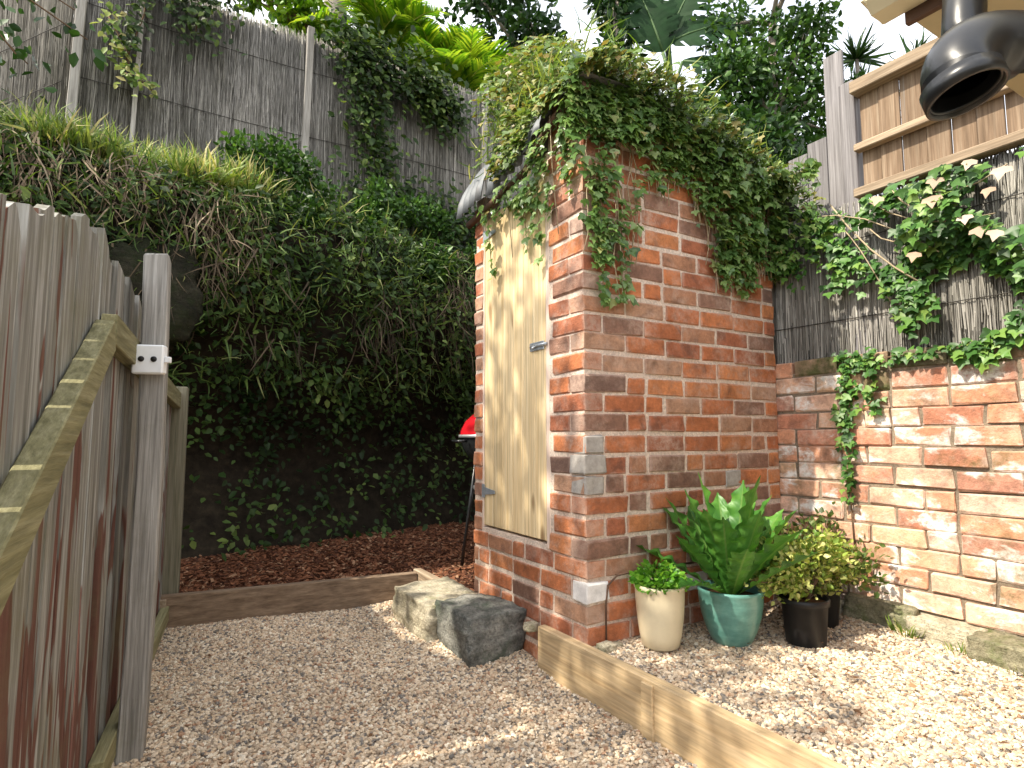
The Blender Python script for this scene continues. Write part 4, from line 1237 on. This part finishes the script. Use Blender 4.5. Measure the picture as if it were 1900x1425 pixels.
pd = [(GW - .10 - rv.random() * .03, y, z) for y, z in [(1.10, 1.90), (.98, 1.93), (.93, 1.80), (1.12, 1.83), (.98, 1.66), (.92, 1.63), (1.32, 1.90), (1.02, 1.72), (.88, 1.86), (1.20, 1.62), (.70, 1.8), (.6, 1.7)]]
n = len(pd)
scatter('dry_leaves', LEAF_IVY, pd, [(-.3, rv.uniform(-.5, .5), -.7) for _ in pd], [(-1, rv.uniform(-.4, .2), .4) for _ in pd], RNG.uniform(.045, .065, n), M['dry_leaf'], ir, 1.2)
L = []
for a, b, zc in [((1.70, 1.95), (1.15, 1.62), .06), ((1.60, 1.98), (1.22, 1.50), -.04), ((1.45, 1.96), (.95, 1.72), -.08), ((1.55, 1.85), (1.35, 1.45), .05), ((1.32, 1.95), (1.12, 1.80), -.05), ((1.25, 1.95), (.9, 1.9), -.08), ((1.42, 1.80), (1.20, 1.75), -.07)]:
    L.append(([(GW - .02 - .03 * math.sin(t * 3.1), a[0] + (b[0] - a[0]) * t, a[1] + (b[1] - a[1]) * t + zc * math.sin(t * 3.14)) for t in (0, .25, .5, .75, 1)], rv.uniform(.0025, .005)))
tubes('stems', L, M['vine_stem'], ir, 6)

# the strand hanging down the bricks
hv = empty('hanging_vine', (2.77, 1.55, 1.2)); tag(hv, 'thin vine hanging down the brick wall towards the shrubs', 'vine')
pts, tg, nm = [], [], []
spray([(1.60, 1.23), (1.54, 1.20), (1.50, 1.22), (1.42, 1.20)], 70, .022)
spray([(1.56, 1.20), (1.56, 1.05), (1.575, .92), (1.57, .78)], 120, .020)
spray([(1.57, .78), (1.58, .66), (1.575, .55)], 26, .010)
spray([(1.45, 1.20), (1.46, 1.05), (1.43, .98)], 30, .014)
spray([(1.40, 1.19), (1.20, 1.21), (1.02, 1.22)], 60, .014)
n = len(pts)
scatter('leaves', LEAF_IVY, pts, np.array(tg) + .25 * RNG.normal(size=(n, 3)), nm, RNG.uniform(.022, .046, n), M['ivy_right'], hv, 1.1)
tubes('stems', [([(GW - .012, 1.55, 1.22), (GW - .012, 1.56, 1.0), (GW - .012, 1.578, .8), (GW - .012, 1.575, .5), (GW - .010, 1.57, .35)], .004), ([(GW - .01, 1.6, 1.23), (GW - .02, 1.4, 1.2), (GW - .01, 1.0, 1.22)], .003)], M['stem'], hv, 5)

for _e in (iv, ir, hv):
    for _c in _e.children: under(_c, _e)

# ================================================================== bank vegetation
def on_bank(n, x0, x1, z0, z1):
    X = RNG.uniform(x0, x1, n); Z = RNG.uniform(z0, z1, n)
    Y = np.array([bank_y(x, z) for x, z in zip(X, Z)])
    return X, Y, Z
# leafy ground cover all over the face
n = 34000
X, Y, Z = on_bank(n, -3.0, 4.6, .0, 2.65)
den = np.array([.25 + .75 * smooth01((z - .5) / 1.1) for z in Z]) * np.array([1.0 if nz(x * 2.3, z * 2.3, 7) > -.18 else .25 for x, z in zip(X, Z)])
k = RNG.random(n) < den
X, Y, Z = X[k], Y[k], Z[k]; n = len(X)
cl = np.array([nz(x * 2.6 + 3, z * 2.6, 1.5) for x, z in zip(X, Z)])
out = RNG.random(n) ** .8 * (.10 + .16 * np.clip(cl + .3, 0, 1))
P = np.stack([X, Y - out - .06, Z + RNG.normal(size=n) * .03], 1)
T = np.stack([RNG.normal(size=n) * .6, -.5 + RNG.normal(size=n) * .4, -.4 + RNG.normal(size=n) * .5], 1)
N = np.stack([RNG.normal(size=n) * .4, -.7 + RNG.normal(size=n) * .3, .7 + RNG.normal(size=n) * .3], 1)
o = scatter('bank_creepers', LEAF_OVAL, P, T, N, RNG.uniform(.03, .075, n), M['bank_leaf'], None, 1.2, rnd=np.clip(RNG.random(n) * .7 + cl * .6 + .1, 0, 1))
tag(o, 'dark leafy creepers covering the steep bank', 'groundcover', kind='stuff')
# grass along the crest
n = 20000
X = RNG.uniform(-3.0, 2.0, n); u = RNG.random(n)
Y = np.array([bank_y(x, 2.5) for x in X]) - .10 + .62 * u
Z = 2.50 + .20 * u + .10 * np.array([nz(x * .9, 4.4) for x in X])
cl = np.array([nz(x * 3.1, y * 3.1, 9) for x, y in zip(X, Y)])
kp = RNG.random(n) < np.clip(.6 + cl * 1.4, .08, 1) * np.array([1 - .97 * smooth01((x - .25) / .6) for x in X]); X, Y, Z, cl = X[kp], Y[kp], Z[kp], cl[kp]; n = len(X)
T = np.stack([RNG.normal(size=n) * .45, -.35 + RNG.normal(size=n) * .4, .75 + RNG.normal(size=n) * .35], 1)
o = scatter('crest_grass', BLADE, np.stack([X, Y, Z], 1), T, np.stack([RNG.normal(size=n), -np.ones(n), np.ones(n)], 1), RNG.uniform(.12, .30, n) * (1 + .5 * cl), M['grass'], None, 1.1, rnd=np.clip(RNG.random(n) * .8 + cl * .5 + .1, 0, 1))
tag(o, 'long yellow green grass along the crest of the bank', 'grass', kind='stuff')
# dry grass and roots hanging below the crest
n = 8500
X = RNG.uniform(-3.0, 4.2, n); Z = 2.62 - RNG.random(n) ** 1.4 * 1.15
Y = np.array([bank_y(x, z) for x, z in zip(X, Z)]) - .10 - .12 * RNG.random(n)
cl = np.array([nz(x * 2.0, z * 2.0, 14) for x, z in zip(X, Z)])
kp = RNG.random(n) < np.clip(.50 + cl * 1.6, .04, 1) * np.array([1 - .9 * smooth01((x - .3) / .5) * (0 if 1.2 < x < 2.3 and 1.6 < z < 2.3 else 1) for x, z in zip(X, Z)]); X, Y, Z, cl = X[kp], Y[kp], Z[kp], cl[kp]; n = len(X)
T = np.stack([RNG.normal(size=n) * .3, -.25 + RNG.normal(size=n) * .25, -.9 + RNG.normal(size=n) * .3], 1)
o = scatter('hanging_grass', BLADE, np.stack([X, Y, Z], 1), T, np.stack([RNG.normal(size=n), -np.ones(n), np.zeros(n)], 1), RNG.uniform(.12, .36, n), M['root'], None, .55, rnd=np.clip(.9 - (2.62 - Z) * .8 + RNG.normal(size=n) * .25, 0, 1))
tag(o, 'dry grass and roots hanging down the bank face', 'dry grass', kind='stuff')
n = 9000
cc = [(RNG.uniform(.3, 3.4), RNG.uniform(2.25, 2.95), RNG.uniform(.12, .26)) for _ in range(34)]
ix = RNG.integers(0, len(cc), n); cc = np.array(cc)[ix]
d = rdir(n) * (RNG.random(n) ** .5 * cc[:, 2])[:, None]
P = np.stack([cc[:, 0], np.array([bank_y(x, min(z, 2.6)) for x, z in cc[:, :2]]) - .05, cc[:, 1]], 1) + d
o = scatter('crest_bushes', LEAF_OVAL, P, d * 4 + rdir(n) * .8, rdir(n, 1), RNG.uniform(.03, .065, n), M['bush'], None, 1.1)
tag(o, 'low bushy green growth along the right half of the crest', 'groundcover', kind='stuff')
n = 4200
X = RNG.uniform(-1.5, 4.0, n); Z = 2.5 - RNG.random(n) * 1.3
Y = np.array([bank_y(x, z) for x, z in zip(X, Z)]) - .12 - .16 * RNG.random(n)
T = np.stack([RNG.normal(size=n) * .6, -.6 + RNG.normal(size=n) * .3, -.2 + RNG.normal(size=n) * .6], 1)
o = scatter('bank_tufts', BLADE, np.stack([X, Y, Z], 1), T, rdir(n, 1), RNG.uniform(.07, .18, n), M['bank_grass_dim'], None, 1.3)
tag(o, 'short green grass tufts over the middle of the bank', 'grass', kind='stuff')

# ================================================================== trees and plants above
def foliage_ball(name, e, centers, rads, n, m, ls, tmpl=LEAF_OVAL, wid=1.1, down=-.2):
    centers = np.array(centers, float); rads = np.array(rads, float)
    w = rads ** 2 / (rads ** 2).sum()
    idx = RNG.choice(len(centers), n, p=w)
    d = rdir(n); r = rads[idx] * (RNG.random(n) ** .45)
    P = centers[idx] + d * r[:, None] * np.array([1, 1, .85])
    T = d * .6 + RNG.normal(size=(n, 3)) * .6; T[:, 2] += down
    return scatter(name, tmpl, P, T, rdir(n, .9), RNG.uniform(ls * .6, ls * 1.25, n), m, e, wid)
def tree(name, label, base, trunk, trunk_r, clumps, n, m, ls, cat='tree', tm='bark', tmpl=LEAF_OVAL, wid=1.1):
    """trunk: points relative to base; clumps: (x,y,z,r) relative to base"""
    e = empty(name, base); tag(e, label, cat)
    L = [(trunk, [trunk_r * (1 - .5 * i / (len(trunk) - 1)) for i in range(len(trunk))])]
    top = Vector(trunk[-1])
    for (x, y, z, r) in clumps:
        c = Vector((x, y, z)); h = Vector(trunk[len(trunk) // 2]) if z < top.z else top
        L.append(([h, (h + c) / 2 + Vector((0, 0, .08 * r)), c], [trunk_r * .42, trunk_r * .28, trunk_r * .10]))
    tubes('trunk', L, M[tm], e, 8)
    foliage_ball('crown', e, [c[:3] for c in clumps], [c[3] for c in clumps], n, m, ls, tmpl, wid)
    return e
rt = random.Random(77)
def clump_set(cx, cy, cz, sx, sy, sz, n, r0, r1):
    return [(cx + rt.uniform(-sx, sx), cy + rt.uniform(-sy, sy), cz + rt.uniform(-sz, sz), rt.uniform(r0, r1)) for _ in range(n)]

tree('big_trunk_tree', 'thick grey trunk rising behind the bank fence', (1.48, 6.25, 2.80), [(0, 0, 0), (.02, 0, 1.4), (-.02, .05, 2.8), (.05, .1, 4.2)], .19,
     clump_set(.6, 1.6, 6.2, 1.2, .8, .7, 8, .35, .6), 2000, M['dark_tree'], .13)
tree('lime_shrub', 'small lime green shrub beside the thick trunk', (1.08, 6.0, 2.82), [(0, 0, 0), (0, 0, 1.2), (.03, 0, 2.2)], .04,
     [(0, 0, 2.55, .24), (.1, 0, 2.3, .2), (-.12, .05, 2.35, .2), (.05, .1, 2.1, .18), (-.3, .1, 2.6, .2), (-.75, .2, 2.75, .22), (-.5, .2, 2.5, .15)], 1500, M['lime'], .085, 'shrub', 'stem')
def palm(name, label, base, stems, m, fr_n, fr_l, seed, leaf=.30):
    e = empty(name, base); tag(e, label, 'palm')
    r = random.Random(seed)
    for (sx, sy, h) in stems:
        tube('stem', [(sx * .3, sy * .3, 0), (sx * .7, sy * .7, h * .6), (sx, sy, h)], [.035, .03, .022], M['palm_stem'], e)
        for k in range(fr_n):
            az = k * 6.283 / fr_n + r.uniform(-.4, .4); el = r.uniform(.35, 1.45); Lf = fr_l * r.uniform(.75, 1.1)
            p = Vector((sx, sy, h - .1)); path = [p.copy()]; d0 = Vector((math.cos(az), math.sin(az), 0))
            steps = 14
            for j in range(steps):
                q = el - 1.5 * (j / steps) ** 1.6
                p = p + (d0 * math.cos(q) + Vector((0, 0, 1)) * math.sin(q)) * (Lf / steps); path.append(p.copy())
            PP, TT, NN = [], [], []
            side = d0.cross(Vector((0, 0, 1)))
            for j in range(2, steps + 1):
                for sub in (0, .33, .66):
                    b = path[j - 1].lerp(path[j], sub); dr = (path[j] - path[j - 1]).normalized()
                    for sg in (-1, 1):
                        PP.append(b); TT.append(side * sg * .8 + dr * .7 + Vector((0, 0, .1 + r.uniform(-.25, .1)))); NN.append(Vector((0, 0, 1)) + dr * .2)
            PP = np.array([list(v) for v in PP]); TT = np.array([list(v) for v in TT]); NN = np.array([list(v) for v in NN])
            t = np.linspace(0, 1, len(PP)); S = leaf * (.45 + .55 * np.sin(np.clip(t * 1.1, 0, 1) * math.pi)) * RNG.uniform(.85, 1.1, len(PP))
            fo = scatter('frond', BLADE, PP, TT, NN, S, m, e, 2.2)
            tube('rachis', path, [.010 - .008 * j / steps for j in range(steps + 1)], M['palm_stem'], fo, 5)
    return e
palm('golden_palm', 'bright yellow green palm behind the bank fence', (2.55, 6.1, 2.82), [(.35, -.2, 1.8), (.15, .2, 2.4), (-.35, .0, 2.1), (-.75, .2, 2.2), (.5, .2, 1.3), (.1, -.1, 1.4)], M['palm'], 10, 1.15, 3, .32)
palm('feathery_palm', 'feathery lime palm next to the thick trunk', (1.95, 6.1, 2.82), [(.0, 0, 2.3), (.25, .3, 2.6), (-.1, .3, 1.9)], M['palm'], 8, 1.0, 8, .26)
tree('dark_backdrop_tree', 'dark leafy tree rising behind the outhouse creeper', (4.3, 6.4, 2.8), [(0, 0, 0), (0, 0, 1.4), (.1, 0, 2.8)], .11,
     clump_set(-.5, 0, 2.5, .75, .5, 1.0, 9, .35, .6) + clump_set(-.6, 0, 3.6, .5, .4, .5, 4, .3, .5), 4200, M['dark_tree'], .13)
tree('slim_dark_tree', 'slim dark tree with gaps of sky on both sides', (4.28, 4.85, 2.15), [(0, 0, 0), (-.05, 0, 1.6), (0, 0, 3.0), (.05, 0, 3.9)], .06,
     [(-.02, 0, 2.2, .30), (.05, 0, 2.6, .30), (.0, .05, 3.0, .28), (.10, 0, 3.35, .24), (-.05, 0, 3.7, .28), (.05, .1, 1.7, .34), (-.15, .1, 1.9, .3), (.15, 0, 3.9, .3)], 2300, M['dark_tree'], .11)
for (bx_, by_, cl_, nl_, mm_, lab_) in [
    (.2, 8.2, clump_set(0, 0, 2.6, .9, .4, .9, 9, .4, .65), 3000, 'dark_tree', 'dark tree behind the upper left bank fence'),
    (1.9, 8.4, clump_set(0, 0, 3.0, .9, .4, .9, 9, .4, .65), 3000, 'bush', 'leafy green tree behind the thick trunk and palms'),
    (3.5, 8.0, clump_set(0, 0, 3.0, .9, .4, 1.0, 10, .4, .65), 3400, 'dark_tree', 'dark rounded tree between palm and outhouse creeper')]:
    tree('backdrop_tree', lab_, (bx_, by_, 2.85), [(0, 0, 0), (.05, 0, 1.2), (0, 0, 2.6)], .10, cl_, nl_, M[mm_], .15)
tree('low_shrub', 'low leafy shrub behind the giant split leaf plant', (5.3, 5.0, 2.2), [(0, 0, 0), (0, 0, .9), (0, 0, 1.7)], .05,
     clump_set(0, 0, 1.9, .7, .4, .45, 10, .3, .45), 2600, M['bush'], .10, 'shrub')
# large split leaves
bn = empty('split_leaf_plant', (4.75, 4.45, 2.1)); tag(bn, 'giant split leaf plant with broad dark leaves against the sky', 'plant')
tube('stem', [(0, 0, 0), (.02, 0, 1.4), (.0, 0, 2.7)], [.07, .06, .04], M['green_stem'], bn)
def big_leaf(base, tip_dir, nrm, L, W, seed):
    r = random.Random(seed); d = Vector(tip_dir).normalized(); n_ = Vector(nrm); s = d.cross(n_).normalized(); n_ = s.cross(d)
    nv = 44; V, F = [], []
    cuts = {k for k in range(4, nv - 3) if r.random() < .24}
    for sg in (-1, 1):
        for j in range(nv):
            t = j / (nv - 1); w = W * math.sin(min(1, t * 1.02 + .03) * math.pi) ** .55
            b = Vector(base) + d * (L * t) - n_ * (L * .22 * t * t)
            jag = 1 + .05 * math.sin(j * 1.9 + seed)
            o_ = len(V)
            V += [b, b + s * (sg * w * .5 * jag) + n_ * (.06 * w) + d * (w * .10), b + s * (sg * w * jag) - n_ * (.10 * w) + d * (w * .24)]
            if j and not (j in cuts):
                F += [(o_ - 3, o_, o_ + 1, o_ - 2), (o_ - 2, o_ + 1, o_ + 2, o_ - 1)]
            elif j:
                F += [(o_ - 3, o_, o_ + 1, o_ - 2)]
    lo = mobj('leaf', V, F, M['banana'], bn, smooth=True)
    tube('midrib', [Vector(base) + d * (L * t) - n_ * (L * .22 * t * t - .004) for t in (0, .25, .5, .75, 1)], [.016, .013, .010, .007, .003], M['green_stem'], lo, 6)
    tube('stalk', [(0, 0, 2.5), (Vector(base) + Vector((0, 0, 2.6))) * .5, Vector(base)], .018, M['green_stem'], bn, 6)
big_leaf((-.05, 0, 3.15), (.45, -.35, .25), (-.75, -.45, .35), 1.0, .36, 1)
big_leaf((-.15, 0, 3.0), (-.25, .1, .9), (-.6, -.75, .15), .95, .33, 2)
big_leaf((.05, -.1, 2.9), (.5, -.55, -.15), (-.6, -.55, .6), 1.0, .34, 3)
big_leaf((0, .1, 3.2), (.25, -.25, .9), (-.7, -.6, .1), 1.0, .34, 4)
big_leaf((-.1, 0, 2.7), (-.55, -.25, -.15), (-.3, -.6, .75), .85, .30, 5)
big_leaf((.1, 0, 2.6), (.3, -.3, -.4), (-.6, -.6, .5), .8, .30, 6)
tree('bushy_tree', 'dense mid green bushy tree left of the timber fence', (5.55, 3.75, 2.05), [(0, 0, 0), (.0, 0, 1.1), (-.05, 0, 2.2), (.0, 0, 3.3)], .08,
     clump_set(.0, 0, 2.0, .55, .4, .7, 9, .32, .5) + clump_set(-.1, 0, 3.2, .45, .4, .7, 7, .28, .45) + [(.45, -.25, 2.1, .35), (.55, -.3, 2.5, .3), (-.4, .2, 2.6, .4), (.3, -.2, 1.7, .35)], 8500, M['bush'], .085)
tree('feathery_shrub', 'loose dark shrub under the bushy tree above the creeper', (4.6, 3.85, 2.05), [(0, 0, 0), (.05, 0, .8), (.0, 0, 1.5)], .05,
     clump_set(0, 0, 1.5, .55, .4, .35, 9, .25, .4), 3000, M['dark_tree'], .09, 'shrub')
for i, (x, y, h, lab) in enumerate([(6.35, 3.30, 2.95, 'spiky dracaena poking above the grey boards'), (6.95, 3.02, 2.95, 'spiky dracaena peeping over the timber fence top')]):
    e = empty('dracaena', (x, y, 2.0)); tag(e, lab, 'plant')
    tube('stem', [(0, 0, 0), (.03, 0, h * .6), (0, 0, h)], [.03, .025, .02], M['bark'], e)
    for hh, nn in ((h, 60), (h - .38, 40), (h - .75, 30)):
        a = RNG.uniform(0, 6.283, nn); el = RNG.uniform(-.3, 1.4, nn)
        scatter('leaves', BLADE, np.tile([[0, 0, hh]], (nn, 1)), np.stack([np.cos(a) * np.cos(el), np.sin(a) * np.cos(el), np.sin(el)], 1), rdir(nn, 1), RNG.uniform(.2, .42, nn), M['dark_tree'], e, 1.6)

# creepers over the bank fence
def fence_vine(label, cx, cz, segs, n, m, ls=.06):
    e = empty('fence_creeper', (cx, BFY - .08, cz)); tag(e, label, 'creeper')
    PP = []
    L = []
    for (x0, z0, x1, z1, w, share) in segs:
        k = int(n * share); t = RNG.random(k)
        PP.append(np.stack([x0 + (x1 - x0) * t + RNG.normal(size=k) * w, -.02 - RNG.random(k) * .16, z0 + (z1 - z0) * t + RNG.normal(size=k) * w], 1))
        L.append(([(x0, -.02, z0), ((x0 + x1) / 2 + .05, -.05, (z0 + z1) / 2), (x1, -.03, z1)], .006))
    P = np.concatenate(PP); k = len(P)
    T = np.stack([RNG.normal(size=k) * .6, -.4 + RNG.normal(size=k) * .3, -.6 + RNG.normal(size=k) * .4], 1)
    scatter('leaves', LEAF_OVAL, P, T, np.stack([RNG.normal(size=k) * .4, -np.ones(k), .6 + RNG.normal(size=k) * .3], 1), RNG.uniform(ls * .6, ls * 1.3, k), m, e, 1.2)
    tubes('stems', L, M['stem'], e, 5)
fence_vine('dark creeper tumbling over the bank fence right of its pale post', 1.55, 4.0, [(-.35, .45, .75, .15, .14, .5), (-.1, .3, .05, -.7, .12, .3), (.5, .2, .85, -.05, .12, .2)], 2300, M['bank_leaf'], .075)
fence_vine('creeper hanging from the top of the bank fence at upper left', .0, 4.3, [(-.30, .3, .40, .2, .12, .4), (-.25, .2, -.35, -.6, .05, .2), (.05, .2, .1, -.2, .12, .4)], 900, M['bank_leaf'], .06)
fence_vine('sparse yellow green sprig lower on the bank fence', -.35, 3.6, [(-.15, .45, .05, -.1, .05, .7), (.0, 0, .2, -.12, .04, .3)], 130, M['grass'], .06)
fence_vine('thin creeper along the fence bottom right of the second post', 1.9, 3.2, [(-.5, -.1, .9, -.3, .14, 1.0)], 1300, M['bank_leaf'], .065)

# leafy branch at the top left corner
br = empty('leafy_branch', (-2.0, 4.3, 3.55)); tag(br, 'dark leafy branch hanging in at the top left corner', 'branch')
L, PP = [], []
for k in range(9):
    a = Vector((rv.uniform(-.6, .2), rv.uniform(-.2, .2), .4)); b = Vector((rv.uniform(.7, 1.55), rv.uniform(-.2, .3), rv.uniform(-.75, .05)))
    L.append(([a, (a + b) / 2 + Vector((0, 0, .15)), b], [.014, .009, .004]))
    for _ in range(46):
        t = rv.uniform(.35, 1.05); p = a.lerp(b, t) + Vector((0, 0, .15 * (1 - abs(2 * t - 1)))); PP.append((p.x + rv.gauss(0, .07), p.y + rv.gauss(0, .07), p.z + rv.gauss(0, .07)))
tubes('stems', L, M['stem'], br, 5)
n = len(PP); scatter('leaves', LEAF_OVAL, PP, rdir(n, -.5), rdir(n, .8), RNG.uniform(.05, .10, n), M['dark_tree'], br, 1.2)

# the neighbour's tree beyond the fence on the left: its crown dapples the yard
tree('shade_tree', 'spreading tree beyond the paling fence on the left', (-3.2, 2.4, -.2), [(0, 0, 0), (.1, .1, 1.8), (.0, .2, 3.6), (.2, .3, 5.0)], .16,
     [(.7, -.7, 5.0, .5), (.5, -.2, 5.5, .55), (.9, .3, 5.2, .5), (.6, .9, 5.9, .6), (.2, .5, 6.3, .6), (.0, 1.0, 5.0, .45), (.9, .2, 6.3, .45), (-.4, -.2, 5.6, .6)], 2300, M['canopy'], .11)

# ================================================================== house eave and downpipe at the top right
he = empty('house_eave', (1.6, .0, 0)); tag(he, 'cream gutter and beige soffit at the corner of a house eave', 'eave')
EZ = 1.70
o = box('soffit', 1.285, 2.6, -3.0, .555, EZ, EZ + .012, M['beige_soffit'], he, .002); under(o, he)
o = box('fascia', 1.270, 1.2845, -3.0, .562, EZ - .012, EZ + .15, M['fascia'], he, .002); under(o, he)
V, F = [], []
prof = [(0, .0), (-.05, .0), (-.075, .02), (-.085, .06), (-.085, .10), (-.078, .10), (-.078, .06), (-.07, .028), (-.05, .008), (0, .008)]
for yy_ in (.60, -3.0):
    for (dx, dz) in prof: V.append((1.268 + dx, yy_, EZ + .012 + dz))
m_ = len(prof)
for k in range(m_): F.append((k, (k + 1) % m_, m_ + (k + 1) % m_, m_ + k))
F.append(tuple(range(m_)))
o = mobj('gutter', V, F, M['cream_metal'], he); under(o, he)
o = prism_pts('gutter_stop', [(1.268,.597,EZ+.0125),(1.185,.597,EZ+.03),(1.185,.603,EZ+.03),(1.268,.603,EZ+.0125),(1.268,.597,EZ+.112),(1.183,.597,EZ+.112),(1.183,.603,EZ+.112),(1.268,.603,EZ+.112)], M['cream_metal'], he, .001); under(o, he)
o = box('roof_edge', 1.24, 2.6, -3.0, .58, EZ + .155, EZ + .18, M['iron'], he, .002); under(o, he)
o = box('wall', 1.75, 2.6, -3.0, .30, -.1, EZ - .003, M['render'], he, .002); under(o, he)
dp = empty('downpipe', (1.15, .37, 1.4)); tag(dp, 'glossy black pipe elbow hanging under the house eave', 'downpipe')
RT, FW, UP = Vector((.859, -.512, 0)), Vector((.510, .856, .089)), Vector((-.045, -.076, .996))
a0 = Vector((1.126, 0.374, 1.476))                      # mouth of the elbow's upper collar
o = tube('pipe', [a0 + RT * .62 - UP * .02, a0 + RT * .12 + UP * .010, a0 + RT * .01], .042, M['black_pipe'], dp, 28); under(o, dp)
DN = (-UP * .95 - FW * .30).normalized()
Rb = .068; path = [a0 + RT * .03, a0 + RT * .012]
for k in range(13):
    a = R(104) * k / 12
    path.append(a0 - RT * (Rb * math.sin(a)) + DN * (Rb * (1 - math.cos(a))))
end = path[-1]; ed = (path[-1] - path[-2]).normalized()
path.append(end + ed * .006)
o = tube('elbow', path, .046, M['black_pipe'], dp, 32, caps=False); under(o, dp)
so = o.modifiers.new('wall', 'SOLIDIFY'); so.thickness = .005; so.offset = -1
o = tube('collar', [a0 + RT * .006, a0 + RT * .034], .0495, M['black_pipe'], dp, 32); under(o, dp)
o = tube('socket', [end - ed * .016, end + ed * .012], .0495, M['black_pipe'], dp, 32, caps=False); under(o, dp)
so = o.modifiers.new('wall', 'SOLIDIFY'); so.thickness = .006; so.offset = -1
o = tube('riser', [a0 + RT * .02 + FW * .07 + UP * .0, a0 + RT * .03 + FW * .10 + UP * .09, a0 + RT * .05 + FW * .12 + UP * .26], .033, M['black_pipe'], dp, 24); under(o, dp)
